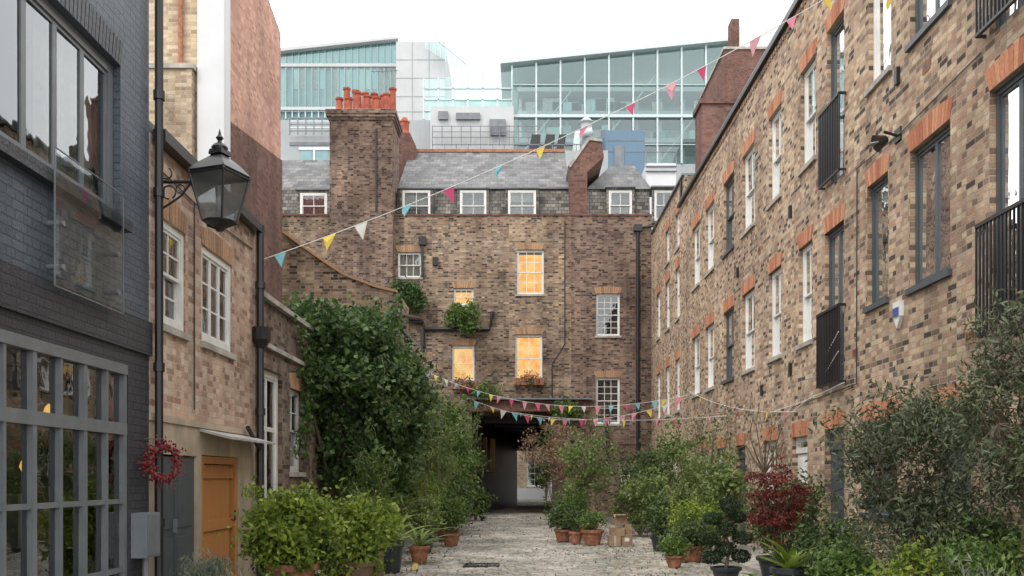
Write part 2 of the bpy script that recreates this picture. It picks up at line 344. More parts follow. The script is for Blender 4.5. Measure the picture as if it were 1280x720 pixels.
def shell(mb,x0,x1,y0,y1,z0,z1,skip=()):
    if 'y0' not in skip: mb.face((x0,y0,z0),(x1,y0,z0),(x1,y0,z1),(x0,y0,z1))
    if 'y1' not in skip: mb.face((x0,y1,z0),(x1,y1,z0),(x1,y1,z1),(x0,y1,z1))
    if 'x0' not in skip: mb.face((x0,y0,z0),(x0,y1,z0),(x0,y1,z1),(x0,y0,z1))
    if 'x1' not in skip: mb.face((x1,y0,z0),(x1,y1,z0),(x1,y1,z1),(x1,y0,z1))
def railing(g,fr,u0,u1,v0,v1,w):
    mb=g.mb('iron_railing',M['black'])
    fbox(mb,fr,u0,u1,v1-.04,v1,w-.02,w+.02); fbox(mb,fr,u0,u1,v0,v0+.03,w-.02,w+.02)
    k=int((u1-u0)/.075)
    for i in range(k+1):
        u=u0+(u1-u0)*i/k; fbox(mb,fr,u-.01,u+.01,v0+.03,v1-.04,w-.01,w+.01)
    for u in (u0,u1):
        fbox(mb,fr,u-.015,u+.015,v1-.04,v1-.001,0,w); fbox(mb,fr,u-.015,u+.015,v0+.001,v0+.03,0,w)

# ================================================================ GROUND
mb=MB(); mb.face((-400,-50,0),(400,-50,0),(400,700,0),(-400,700,0))
me=bpy.data.meshes.new('ground'); me.from_pydata(mb.v,[],mb.f); me.materials.append(M['road_base']); o=bpy.data.objects.new('ground',me); sc.collection.objects.link(o)
g=G('cobbled_road'); mb=g.mb('setts',M['sett'])
y=6.0
def edgeL(y): return -2.6+ (0 if y<30 else (y-30)*.075)
def edgeR(y): return 3.6 - (0 if y<24 else min(1.9,(y-24)*.14)) + (0 if y<40 else (y-40)*.06)
while y<64:
    dy=.135; x=edgeL(y)+R.uniform(0,.1)
    while x<edgeR(y):
        w=R.uniform(.11,.2); h=R.uniform(.014,.034)+.006*math.sin(x*3+y)+.004*math.sin(y*2.3); t=R.uniform(-.007,.007)
        j=R.uniform(-.008,.008); a,b,c,d=x+.009,x+w-.009,y+.01+j,y+dy-.01+j; i=.022
        bb=len(mb.v)
        mb.v+= [(a,c,0),(b,c,0),(b,d,0),(a,d,0),(a+.004,c+.004,h-.012),(b-.004,c+.004,h-.012+t),(b-.004,d-.004,h-.012),(a+.004,d-.004,h-.012),(a+i,c+i,h),(b-i,c+i,h+t),(b-i,d-i,h+t),(a+i,d-i,h)]
        for q in range(4):
            r_=(q+1)%4; mb.f.append((bb+q,bb+r_,bb+4+r_,bb+4+q)); mb.f.append((bb+4+q,bb+4+r_,bb+8+r_,bb+8+q))
        mb.f.append((bb+8,bb+9,bb+10,bb+11)); x+=w
    y+=dy
g.done()
g=G('kerb'); mb=g.mb('kerb_stones',M['stone']); y=7
while y<34:
    l=R.uniform(.7,1.1)
    mb.box(-2.88,-2.63,y+.008,y+l-.008,-.02,.10+R.uniform(-.006,.006)); mb.box(3.63,3.88,y+.008,y+l-.008,-.02,.10+R.uniform(-.006,.006)); y+=l
g.done()
g=G('pavement'); mb=g.mb('paving_slabs',M['stone'])
for x0,x1 in ((-3.79,-2.89),(3.89,4.99)):
    y=5
    while y<35:
        mb.box(x0,(x0+x1)/2-.005,y+.006,y+.594,-.02,.085+R.uniform(-.003,.003)); mb.box((x0+x1)/2+.005,x1,y+.006,y+.594,-.02,.085+R.uniform(-.003,.003)); y+=.6
g.done()
g=G('yellow_road_line'); mb=g.mb('paint',M['yellow'])
for i in range(18):
    mb.face((-1.72-i*.03,14.6+i*.3,.045),(-1.63-i*.03,14.6+i*.3,.045),(-1.66-i*.03,14.89+i*.3,.045),(-1.75-i*.03,14.89+i*.3,.045))
g.done()
def drain(x,y):
    g=G('drain_cover'); mb=g.mb('frame',M['black'])
    mb.box(x-.3,x+.3,y-.25,y-.21,0,.046); mb.box(x-.3,x+.3,y+.21,y+.25,0,.046)
    for i in range(9): mb.box(x-.3+i*.0715,x-.3+i*.0715+.03,y-.209,y+.209,0,.045)
    mb.box(x-.298,x+.298,y-.2,y+.2,0,.02); g.done()
drain(-.65,15.6)
# fallen leaves and moss along the edges
g=G('fallen_leaves'); k=1500; yy=NR.uniform(12,36,k); sd=NR.random(k)<.5
xx=np.where(sd,-1.3-np.abs(NR.normal(size=k))*-.35-.9,2.3+NR.normal(size=k)*.55)
xx[:250]=NR.uniform(-1.8,2.2,250)
g.mb('leaves',L['rust']).leaves(np.stack([xx,yy,np.full(k,.05)],1),.05,.6); g.mb('green_leaves',L['fresh']).leaves(np.stack([xx[:500]+.2,yy[:500]+.3,np.full(500,.05)],1),.045,.6); g.done()

# ================================================================ RIGHT BRICK TERRACE
fr=Fr((5,0,0),(0,1,0),(-1,0,0))
g=G('brick_terrace'); TOP=10.05
dk,wh=M['grey_fr'],M['white']
wins=[(6.2,7.3,3.95,5.7,'case',dk,2,1),(7.35,8.35,7.05,8.85,'case',dk,2,1),
 (10.69,11.8,3.92,5.68,'case',dk,2,1),(12.5,13.25,3.95,5.68,'case',dk,1,1),
 (15.75,16.5,3.87,5.6,'sash',wh,2,1),(17.6,18.5,3.87,5.6,'sash',wh,2,1),(19.6,20.7,3.87,5.6,'sash',wh,2,1),
 (21.5,22.6,3.87,5.55,'sash',dk,2,1),(23.7,24.8,3.87,5.55,'sash',wh,2,1),(25.6,26.7,3.87,5.55,'sash',wh,2,1),
 (10.69,11.8,7.05,8.8,'case',dk,2,1),(12.4,13.2,7.05,8.8,'case',wh,1,1),
 (15.55,16.4,6.95,8.7,'sash',wh,2,1),(17.6,18.5,6.95,8.7,'sash',wh,2,1),(19.6,20.7,6.95,8.7,'sash',wh,2,1),
 (21.5,22.6,6.95,8.7,'sash',dk,2,1),(23.7,24.8,6.95,8.7,'sash',wh,2,1),(25.6,26.7,6.95,8.7,'sash',wh,2,1)]
doors=[(8.9,9.8,2.98,5.62,dk),(14.2,15.1,2.95,5.5,dk),(8.9,9.8,6.2,8.8,dk),(14.2,15.0,6.2,8.75,dk)]
gdoors=[(14.2,15.1,.1,2.3,dk),(16.0,16.9,.1,2.25,wh),(20.4,21.3,.1,2.25,dk),(24.5,25.4,.1,2.25,wh),(10.2,11.1,.1,2.3,dk)]
gwins=[(17.9,18.9,1.0,2.25,'sash',wh,2,1),(22.3,23.4,1.0,2.25,'sash',wh,2,1),(12.2,13.4,1.0,2.3,'case',dk,2,1),(7.6,9.2,1.0,2.3,'case',dk,2,1)]
wall(g.mb('walls',M['stock']),fr,3,28.8,0,TOP,[w[:4] for w in wins+doors+gdoors+gwins])
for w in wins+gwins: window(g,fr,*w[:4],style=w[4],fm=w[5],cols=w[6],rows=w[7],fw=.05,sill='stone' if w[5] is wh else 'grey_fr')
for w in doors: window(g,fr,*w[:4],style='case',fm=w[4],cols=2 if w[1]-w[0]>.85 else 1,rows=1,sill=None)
for w in gdoors:
    window(g,fr,w[0],w[1],1.95,w[3],style='case',fm=w[4],cols=1,rows=1,sill=None)
    d=g.mb('doors',w[4]); fbox(d,fr,w[0]+.004,w[1]-.004,w[2],1.94,-.16,-.1)
    for a in (0.12,.55):
        for z in (.2,1.1): fbox(d,fr,w[0]+a*(w[1]-w[0]),w[0]+(a+.33)*(w[1]-w[0]),w[2]+z,w[2]+z+.65,-.1,-.085)
    fbox(g.mb('steps',M['stone']),fr,w[0]-.1,w[1]+.1,.0,.1,-.16,.25)
for (a,b,c,d,_) in doors: railing(g,fr,a-.08,b+.08,c+.03,c+1.24,.1)
shell(g.mb('walls_rear',M['brown']),5.001,12,3,28.8,0,TOP,skip=('x0',))
g.mb('roof',M['lead']).face((5.2,3,TOP-.3),(12,3,TOP-.3),(12,28.8,TOP-.3),(5.2,28.8,TOP-.3))
cp=g.mb('coping',M['lead']); y=3
while y<28.7:
    fbox(cp,fr,y+.004,min(y+.9,28.8)-.004,TOP+.001,TOP+.06,-.3,.07); y+=.9
fbox(g.mb('gutter',M['black']),fr,3,28.79,TOP-.1,TOP-.005,.004,.09)
for u in np.arange(3,28.7,.15): fbox(g.mb('dentils',M['stock']),fr,u,u+.07,TOP-.25,TOP-.17,.001,.03)
pp=g.mb('downpipes',M['black'])
cb=g.mb('cables',M['white'])
for q in ([(14.1,3.75,.12),(15.2,3.3,.06),(16.4,2.9,.05),(17.8,2.55,.04)],[(14.1,3.45,.12),(15.6,2.9,.05),(17.4,2.6,.04)],[(13.9,2.95,.1),(16,2.85,.04),(18.3,2.8,.04)]):
    cb.tube([fr.p(*z) for z in q],.008,5)
cb2=g.mb('black_cables',M['black'])
cb2.tube([fr.p(9.95,6.1,.02),fr.p(12.1,6.02,.02),fr.p(13.6,6.08,.02),fr.p(13.62,2.9,.02),fr.p(16.9,2.8,.02)],.009,5)
for u,v in ((12.1,6.7),(16.9,6.3),(18.9,3.2),(16.9,3.4),(21.0,6.1)):
    fbox(g.mb('vents',M['black']),fr,u,u+.09,v,v+.22,.001,.05)
for u,v in ((10.1,3.0),(13.6,3.3),(19.1,6.2),(11.2,6.5),(15.3,6.4),(23.2,3.3)):
    fbox(g.mb('air_bricks',M['terracotta']),fr,u,u+.22,v,v+.14,.001,.008)
    for k in range(6): fbox(g.mb('air_brick_slots',M['black']),fr,u+.015+k*.033,u+.032+k*.033,v+.02,v+.12,.0085,.0095)
g.done()
g=G('wall_floodlight'); b=g.mb('arm',M['black']); b.tube([fr.p(12.15,6.02,0),fr.p(12.15,6.08,.2)],.02)
b.tube([fr.p(12.15,5.98,.16),fr.p(12.15,5.92,.3)],[.05,.12],10); fbox(b,fr,12.05,12.25,5.95,6.12,0,.02)
g.mb('lens',M['interl']).lathe(fr.p(12.15,5.915,.3),[(.09,-.004),(.085,.004)],12)
g.done()
g=G('alarm_box'); fbox(g.mb('casing',M['white']),fr,11.98,12.2,3.62,3.82,.002,.06); fbox(g.mb('cover',M['sign']),fr,12.0,12.18,3.63,3.74,.0605,.07)
g.mb('casing',M['white']).prism([fr.p(11.98,3.619,.002),fr.p(12.2,3.619,.002),fr.p(12.09,3.47,.002)],tuple(fr.N*.05)); g.done()

fr=Fr((5.15,0,0),(0,1,0),(-1,0,0)); g=G('brick_mews_house')
ws=[(29.6,30.5,3.7,5.4),(31.7,32.6,3.7,5.4),(33.8,34.7,3.7,5.4),(29.6,30.5,6.7,8.4),(31.7,32.6,6.7,8.4),(33.8,34.7,6.7,8.4),(30.0,31.0,.1,2.3),(32.6,33.7,1,2.3),(29.6,30.5,9,10.2),(31.7,32.6,9,10.2)]
wall(g.mb('walls',M['stock']),fr,28.8,35.99,0,11.0,ws)
for w in ws: window(g,fr,*w,style='sash',cols=2,rows=2)
fbox(g.mb('coping',M['lead']),fr,28.8,35.9,11.001,11.06,-.3,.08)
shell(g.mb('walls_rear',M['brown']),5.151,11.5,28.801,35.98,0,11,skip=('x0',))
g.mb('roof',M['lead']).face((5.3,28.8,10.8),(11.5,28.8,10.8),(11.5,36,10.8),(5.3,36,10.8))
pp=g.mb('downpipes',M['black']); pp.tube([fr.p(29.1,10.9,.06),fr.p(29.1,.1,.06)],.04)
s=g.mb('chimney_stack',M['maroon']); x0=SX(877,33); x1=SX(918,33); s.box(x0,x1,33,34.2,10.8,SZ(130,33)); s.box(x0-.08,x1+.08,32.92,34.28,SZ(130,33),SZ(124,33))
g.done()

# ================================================================ BACK BUILDING
D=36; fr=Fr((0,D,0),(1,0,0),(0,-1,0)); g=G('brick_warehouse_building')
def wr(a,b,c,d,dd=D): return (SX(a,dd),SX(b,dd),SZ(d,dd),SZ(c,dd))
WN=[(wr(497,527,315,347),None,3,1,'full'),(wr(646,680,312,368),M['glow'],3,2,'none'),(wr(567,592,360,382),M['glow'],3,1,'none'),
    (wr(565,593,432,476),M['glow'],3,2,'none'),(wr(644,678,418,478),M['glow'],2,2,'none'),(wr(745,775,367,420),None,3,3,'none'),(wr(745,775,472,530),None,3,3,'none'),(wr(775,799,585,618),None,2,2,'none')]
tun=(-1.88,1.25,0,SZ(515,D))
PZ=SZ(270,D); SPL=SX(714,D)
wall(g.mb('walls',M['brown']),fr,-10.6,SPL,0,PZ,[w[0] for w in WN]+[tun],dep=.16)
wall(g.mb('walls_east',M['brown2']),fr,SPL,5.149,0,PZ,[w[0] for w in WN],dep=.16)
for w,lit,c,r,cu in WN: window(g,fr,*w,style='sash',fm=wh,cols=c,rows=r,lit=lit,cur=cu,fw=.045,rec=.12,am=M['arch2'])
cp=g.mb('coping',M['maroon']); x=-4.9
while x<5.1:
    fbox(cp,fr,x+.004,min(x+.9,5.14),PZ+.001,PZ+.07,-.32,.04); x+=.9
fbox(cp,fr,-10.6,-7.42,PZ+.001,PZ+.07,-.32,.05)
g.mb('parapet_back',M['brown']).face((-10.6,D+.3,PZ-.6),(5.14,D+.3,PZ-.6),(5.14,D+.3,PZ),(-10.6,D+.3,PZ))
shell(g.mb('walls_rear',M['brown']),-10.6,5.149,D+.001,44,4.5,PZ,skip=('y0',))
shell(g.mb('walls_rear',M['brown']),-10.6,-3.1,D+.001,44,0,4.5,skip=('y0',)); shell(g.mb('walls_rear',M['brown']),3.5,5.149,D+.001,44,0,4.5,skip=('y0',))
def slope(mb,x0,x1,y0,z0,y1,z1): mb.face((x0,y0,z0),(x1,y0,z0),(x1,y1,z1),(x0,y1,z1))
ms=g.mb('mansard_tiles',M['slate2']); rf=g.mb('slate_roof',M['slate'])
slope(ms,-4.9,2.2,D+.32,PZ-.2,D+.95,13.15); slope(rf,-4.9,2.0,D+.85,13.15,D+5,SZ(190,D+5)); slope(rf,-4.9,2.0,D+9,13.15,D+5,SZ(190,D+5))
fbox(g.mb('lead_flashing',M['lead']),fr,-4.9,2.2,13.1,13.18,-1.1,-.82)
g.mb('ridge_tiles',M['terracotta']).box(-4.9,2.0,D+4.9,D+5.1,SZ(190,D+5)-.03,SZ(190,D+5)+.1)
dc=g.mb('dormer_cheeks',M['slate2'])
for a,b,cu in ((503,538,'blind'),(575,608,'none'),(635,670,'blind')):
    x0,x1=SX(a,36.35),SX(b,36.35); f2=Fr((0,D+.33,0),(1,0,0),(0,-1,0)); z0,z1=PZ-.15,SZ(238,36.35)
    wall(dc,f2,x0-.1,x1+.1,z0,z1+.06,[(x0,x1,z0+.02,z1)],dep=.1)
    window(g,f2,x0,x1,z0+.02,z1,style='sash',fm=wh,cols=2,rows=1,rec=.03,sill=None,ar=False,cur=cu,fw=.06,lit=(M['glowdim'] if a==503 else None))
    for xx in (x0-.1,x1+.1): dc.face((xx,D+.331,z0),(xx,D+1.4,z0),(xx,D+1.4,z1+.06),(xx,D+.331,z1+.06))
    g.mb('dormer_roofs',M['lead']).box(x0-.13,x1+.13,D+.27,D+1.6,z1+.061,z1+.11)
slope(ms,-10.6,-7.42,D+.32,PZ-.2,D+.9,SZ(235,D+.9)); slope(rf,-10.6,-7.0,D+.9,SZ(235,D+.9),D+3.5,SZ(200,D+3.5))
slope(rf,-10.6,-7.0,D+6,SZ(235,D+.9),D+3.5,SZ(200,D+3.5))
f2=Fr((0,D+.3,0),(1,0,0),(0,-1,0))
for a,b,cu in ((375,409,'pink'),(319,341,'full')):
    x0,x1=SX(a,36.3),SX(b,36.3); z0,z1=SZ(276,36.3)+.05,SZ(241,36.3)
    wall(dc,f2,x0-.1,x1+.1,z0-.1,z1+.1,[(x0,x1,z0,z1)],dep=.1)
    window(g,f2,x0,x1,z0,z1,style='sash',fm=wh,cols=2,rows=1,rec=.03,sill=None,ar=False,cur=cu,fw=.08)
    g.mb('dormer_roofs',M['lead']).box(x0-.18,x1+.18,D+.22,D+1.6,z1+.101,z1+.17)
x0,x1=SX(733,36.4),5.14
xr0,xr1=SX(765,38),SX(795,38); zt=SZ(203,38.2)
slope(ms,x0,x1,D+.32,PZ-.2,D+.6,13.0)
rf.face((x0,D+.5,12.98),(x1+.1,D+.5,12.98),(xr1,D+2.6,zt),(xr0,D+2.6,zt)); rf.face((x0,D+.5,12.98),(xr0,D+2.6,zt),(x0,D+5,12.98)); rf.face((x1+.1,D+.5,12.98),(xr1,D+2.6,zt),(x1+.1,D+5,12.98))
rf.face((x0,D+5,12.98),(x1+.1,D+5,12.98),(xr1,D+2.6,zt),(xr0,D+2.6,zt))
for a,b in ((761,790),(818,842)):
    p,q=SX(a,36.3),SX(b,36.3); z0,z1=PZ-.1,SZ(238,36.3)
    wall(dc,f2,p-.1,q+.1,z0-.1,z1+.1,[(p,q,z0,z1)],dep=.1); window(g,f2,p,q,z0,z1,style='sash',fm=wh,cols=2,rows=1,rec=.03,sill=None,ar=False,cur='none',fw=.06)
    g.mb('dormer_roofs',M['lead']).box(p-.14,q+.14,D+.2,D+1.5,z1+.101,z1+.16)
poly=[S(712,269,36.1),S(712,207,36.1),S(737,173,36.1),S(752,176,36.1),S(755,196,36.1),S(734,215,36.1),S(734,269,36.1)]
g.mb('party_wall',M['maroon']).prism(poly,(0,3.2,0))
poly=[S(710,207,36.05),S(736,171,36.05),S(753,174,36.05),S(753,177,36.05),S(737,175,36.05),S(713,209,36.05)]
g.mb('party_coping',M['stone']).prism(poly,(0,3.3,0))
cx0,cx1=SX(412,35.6),SX(491,35.6); st=g.mb('chimney_stack',M['brown2']); zt=SZ(150,35.6)
st.box(cx0,cx1,35.6,37.4,4,zt)
for i,(o_,h) in enumerate(((.05,.1),(.1,.12),(.14,.15))):
    z=zt+sum((.1,.12,.15)[:i])+.001*i; st.box(cx0-o_,cx1+o_,35.6-o_,37.4+o_,z+.001,z+h)
zt+=.375; g.mb('chimney_flaunching',M['stone']).box(cx0+.05,cx1-.05,35.7,37.3,zt,zt+.1)
pots=g.mb('chimney_pots',M['redpot'])
for row,yy in ((0,36.0),(1,36.9)):
    for i in range(6):
        x=cx0+.3+i*(cx1-cx0-.6)/5+row*.12; hh=R.uniform(.45,.75) if row==0 else R.uniform(.9,1.35)
        pots.lathe((x,yy,zt+.1),[(.17,0),(.14,.1),(.12,hh-.1),(.16,hh-.06),(.16,hh),(.11,hh+.001),(.1,hh-.2)],12)
ae=g.mb('tv_aerial',M['lead']); ax=cx1-.5; ae.tube([(ax,37.2,zt),(ax,37.2,zt+2.3)],.02,5); ae.tube([(ax-.6,37.2,zt+2.2),(ax+.5,37.2,zt+2.25)],.012,5)
for k in range(6): ae.tube([(ax-.5+k*.18,36.95,zt+2.2+k*.008),(ax-.5+k*.18,37.45,zt+2.2+k*.008)],.008,4)
s=g.mb('chimney_stack_small',M['maroon']); a,b=SX(488,40),SX(519,40); s.box(a,b,40,41.2,11,SZ(180,40)); s.prism([(a,40,SZ(180,40)+.001),(b,40,SZ(180,40)+.001),((a+b)/2+.3,40,SZ(166,40)),((a+b)/2-.3,40,SZ(166,40))],(0,1.2,0))
pots.lathe(((a+b)/2,40.6,SZ(168,40)),[(.32,0),(.3,.2),(.2,.35),(.2,.7),(.24,.75),(.1,.95)],12)
pp=g.mb('downpipes',M['black'])
def pipe(pts,r=.06): pp.tube([fr.p(*q) for q in pts],r)
px=SX(797,D); pipe([(px,SZ(285,D),.08),(px,.1,.08)],.07); fbox(pp,fr,px-.16,px+.16,SZ(290,D),SZ(282,D),.002,.22); pipe([(px,SZ(286,D),.1),(px+.7,SZ(283,D),.1)],.05)
px=SX(755,D); pipe([(px+.1,SZ(525,D),.08),(px+.1,2.2,.08)],.05)
zz=SZ(412,D); pipe([(SX(500,D),SZ(398,D),.1),(SX(528,D),SZ(402,D),.1),(SX(532,D),zz,.1),(SX(612,D),zz,.1),(SX(616,D),SZ(390,D),.1)],.08)
pipe([(SX(500,D),SZ(404,D),.22),(SX(530,D),SZ(404,D),.22)],.05); pipe([(SX(560,D),zz,.1),(SX(560,D),SZ(400,D),.1)],.06); pipe([(SX(529,D),zz,.12),(SX(529,D),SZ(440,D),.12)],.08)
pipe([(SX(528,D),SZ(345,D),.08),(SX(528,D),SZ(305,D),.08)],.05); fbox(pp,fr,SX(524,D),SX(533,D),SZ(307,D),SZ(297,D),.002,.2)
pipe([(SX(470,35.55),11.8,.45),(SX(470,35.55),15,.45)],.035)
pipe([(SX(706,D),PZ-.2,.02),(SX(706,D),SZ(430,D),.02),(SX(690,D),SZ(455,D),.02),(SX(690,D),SZ(500,D),.02)],.018)
fbox(g.mb('vents',M['black']),fr,SX(541,D),SX(548,D),SZ(332,D),SZ(322,D),.001,.12)
bm=g.mb('passage_lintel',M['maroon']); fbox(bm,fr,-2.0,2.7,tun[3]+.02,SZ(500,D),.002,.1); fbox(g.mb('ledge',M['lead']),fr,-2.1,2.8,SZ(500,D)+.001,SZ(498,D),.002,.3)
tr=g.mb('window_box',M['terracotta']); w=WN[4][0]; fbox(tr,fr,w[0]-.05,w[1]+.05,w[2]-.12,w[2]+.14,.055,.26)
w=(SX(565,D),SX(596,D)); fbox(tr,fr,w[0],w[1],SZ(487,D),SZ(478,D),.01,.3)
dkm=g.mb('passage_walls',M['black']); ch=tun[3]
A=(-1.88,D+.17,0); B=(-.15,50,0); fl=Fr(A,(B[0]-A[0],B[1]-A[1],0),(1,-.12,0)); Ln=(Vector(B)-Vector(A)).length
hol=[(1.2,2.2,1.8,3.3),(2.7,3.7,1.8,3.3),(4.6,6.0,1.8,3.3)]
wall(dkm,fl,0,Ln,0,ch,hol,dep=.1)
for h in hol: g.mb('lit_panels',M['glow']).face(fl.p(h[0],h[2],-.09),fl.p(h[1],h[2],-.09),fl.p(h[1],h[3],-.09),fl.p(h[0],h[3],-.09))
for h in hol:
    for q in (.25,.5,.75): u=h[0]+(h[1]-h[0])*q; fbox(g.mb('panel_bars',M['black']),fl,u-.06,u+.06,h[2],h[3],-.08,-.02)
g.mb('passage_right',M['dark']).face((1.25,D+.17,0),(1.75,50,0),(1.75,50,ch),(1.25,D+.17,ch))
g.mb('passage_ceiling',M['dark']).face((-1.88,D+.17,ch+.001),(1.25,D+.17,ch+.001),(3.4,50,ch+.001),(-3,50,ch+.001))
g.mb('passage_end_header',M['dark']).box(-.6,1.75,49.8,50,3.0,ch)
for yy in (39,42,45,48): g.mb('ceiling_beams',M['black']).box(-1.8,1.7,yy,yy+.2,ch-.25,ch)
g.done()
g=G('rear_street_house'); f3=Fr((0,66,0),(1,0,0),(0,-1,0)); ws=[(x,x+1.1,z,z+1.9) for x in (-3.5,-1.3,.5,2.2,4.6,6.5) for z in (.9,4.5)]
wall(g.mb('walls',M['tan']),f3,-8,10,0,9,ws); shell(g.mb('walls',M['tan']),-8,10,66.01,70,0,9,skip=('y0',))
for w in ws: window(g,f3,*w,ar=False,cols=2,rows=2)
fbox(g.mb('plinth',M['concrete']),f3,-8,10,0,.8,.001,.1)
g.mb('roof',M['slate']).face((-8,66,9),(10,66,9),(10,70,9.01),(-8,70,9.01)); g.done()

# ================================================================ LEFT SIDE
XL=-3.8
fr=Fr((XL,0,0),(0,1,0),(1,0,0))
g=G('painted_brick_house')
big=(3.0,8.92,.06,2.60); upw=(4.7,8.75,3.95,5.42)
wall(g.mb('lower_walls',M['char']),fr,2,9.42,0,3.08,[big],dep=.15)
wall(g.mb('upper_walls',M['blue']),fr,2,9.42,3.081,9,[upw,(5,8.3,6.6,8.2)],dep=.13)
fbox(g.mb('band',M['char']),fr,2,9.43,2.75,3.09,-.02,.035)
arch(g,fr,upw[0],upw[1],upw[3],h=.24,splay=.05,mat=M['char'],n=60)
gf=g.mb('shopfront_frame',M['grey_lt']); gg=g.mb('shopfront_glass',M['glass'])
us=[3.0+i*.423 for i in range(15)]
fbox(gf,fr,3.003,8.917,2.50,2.597,-.12,.0); fbox(gf,fr,3.003,8.917,.063,.16,-.12,.0)
for u in us:
    t=.06 if round((u-3)/.423)%2==0 else .035
    u=min(max(u,3.0+t/2+.004),8.916-t/2); fbox(gf,fr,u-t/2,u+t/2,.161,2.499,-.10,-.01)
fbox(gf,fr,3.004,8.916,1.92,2.03,-.09,-.005)
for v in (.62,1.28): fbox(gf,fr,3.004,8.916,v-.022,v+.022,-.08,-.02)
for i in range(14):
    for v0,v1 in ((.1,.62),(.62,1.28),(1.28,1.95),(1.95,2.55)):
        t1=R.uniform(-.003,.003); gg.face(fr.p(us[i],v0,-.06+t1),fr.p(us[i+1],v0,-.06-t1),fr.p(us[i+1],v1,-.06),fr.p(us[i],v1,-.06+2*t1))
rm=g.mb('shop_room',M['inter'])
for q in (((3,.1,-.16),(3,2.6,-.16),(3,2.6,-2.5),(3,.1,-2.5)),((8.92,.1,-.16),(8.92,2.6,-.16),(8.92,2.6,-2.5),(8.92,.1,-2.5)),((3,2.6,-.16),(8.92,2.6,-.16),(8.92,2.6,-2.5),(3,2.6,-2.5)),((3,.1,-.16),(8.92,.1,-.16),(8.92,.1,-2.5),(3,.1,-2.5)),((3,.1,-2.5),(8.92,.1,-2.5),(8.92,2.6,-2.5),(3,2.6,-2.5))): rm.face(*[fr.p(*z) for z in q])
for i in range(12):
    u=5.8+i*.26; fbox(g.mb('shelf_items',R.choice([M['card'],M['interl'],M['plank'],M['terracotta']])),fr,u,u+R.uniform(.1,.22),1.95 if i%2 else .9,R.uniform(2.1,2.35) if i%2 else R.uniform(1.1,1.7),-.7,-.5)
for u,v in ((7.6,2.3),(6.9,2.25),(8.4,2.1),(8.0,1.6)): g.mb('pendant_lamps',M['glow']).lathe(fr.p(u,v,-.5),[(.01,.08),(.035,.05),(.05,0),(.03,-.04)],10)
window(g,fr,upw[0],upw[1],upw[2],upw[3],style='case',fm=M['grey_lt'],cols=8,rows=1,ar=False,cur='sides',sill=None,fw=.09)
window(g,fr,5,8.3,6.6,8.2,style='case',fm=M['grey_lt'],cols=4,rows=1,ar=False,cur='none',sill=None)
fbox(g.mb('sills',M['char']),fr,upw[0]-.1,upw[1]+.06,upw[2]-.1,upw[2]+.004,-.06,.09)
fbox(g.mb('pier',M['char']),fr,8.93,9.42,.0,.3,.001,.03)
shell(g.mb('side_walls',M['blue']),-9,XL-.001,2,9.42,0,9,skip=('x1',)); g.mb('roof',M['slate']).face((-9,2,9),(XL,2,9),(XL,9.42,9),(-9,9.42,9))
g.done()
g=G('glass_balcony'); g.mb('glass_panel',M['glassb']).face(fr.p(7.28,3.03,.12),fr.p(8.53,3.03,.12),fr.p(8.53,4.12,.12),fr.p(7.28,4.12,.12))
for u in (7.4,8.42):
    for v in (3.2,3.55): g.mb('standoffs',M['lead']).tube([fr.p(u,v,0),fr.p(u,v,.135)],.022,10)
e_=g.mb('glass_edges',M['lead'])
for q in ((7.28,8.53,4.12,4.128),(7.28,8.53,3.022,3.03)): fbox(e_,fr,*q,.115,.125)
for q in ((7.272,7.28),(8.53,8.538)): fbox(e_,fr,*q,3.03,4.12,.115,.125)
g.done()
g=G('drainpipe'); pp=g.mb('pipe',M['black']); pp.tube([fr.p(9.48,8.9,.08),fr.p(9.48,.1,.08)],.045)
for z in (1,2.6,4.4,5.4,7): pp.tube([fr.p(9.48,z,.08),fr.p(9.48,z+.09,.08)],.06)
g.done()
g=G('meter_box'); fbox(g.mb('casing',M['lead']),fr,8.98,9.3,.72,1.16,.002,.16); fbox(g.mb('lid',M['grey_lt']),fr,9.0,9.28,.74,1.14,.161,.17)
g.mb('conduit',M['lead']).tube([fr.p(9.14,.09,.08),fr.p(9.14,.72,.08)],.03); g.done()
g=G('berry_wreath'); c=Vector(fr.p(9.3,1.66,.2)); b=g.mb('berries',M['berry']); tw=g.mb('twigs',M['bark'])
U1=Vector((.75,.66,0)).normalized()
ring=[c+U1*math.cos(t)*.14+Vector((0,0,math.sin(t)*.16)) for t in np.linspace(0,2*math.pi,25)]; tw.tube(ring,.022,6)
tw.tube([fr.p(9.3,1.9,0),fr.p(9.3,1.9,.2),tuple(c+Vector((0,0,.17)))],.006,5)
for i in range(300):
    t=R.uniform(0,6.283); q=c+U1*math.cos(t)*(.145+R.gauss(0,.022))+Vector((R.gauss(0,.02),R.gauss(0,.02),math.sin(t)*(.162+R.gauss(0,.022)))); b.lathe(q,[(.004,-.014),(.014,-.004),(.013,.006),(.003,.014)],6)
    if i%4==0:
        o_=(U1*math.cos(t)+Vector((0,0,math.sin(t)))+Vector((R.gauss(0,.5),R.gauss(0,.5),R.gauss(0,.5)))).normalized()*R.uniform(.05,.11); tw.tube([q,q+o_],[.004,.001],4); b.lathe(q+o_,[(.003,-.011),(.011,0),(.003,.011)],6)
g.done()
g=G('brick_mews_cottage'); TZ=5.05
w1=(9.62,10.45,3.13,4.27); w2=(10.98,12.14,3.13,4.3); cab=(9.56,10.82,.08,1.76); dor=(10.98,12.4,.08,1.78)
wall(g.mb('walls',M['pink']),fr,9.42,13.2,2.1,TZ,[w1,w2],dep=.12)
wall(g.mb('rendered_base',M['render']),fr,9.42,13.2,0,2.099,[cab,dor],dep=.12)
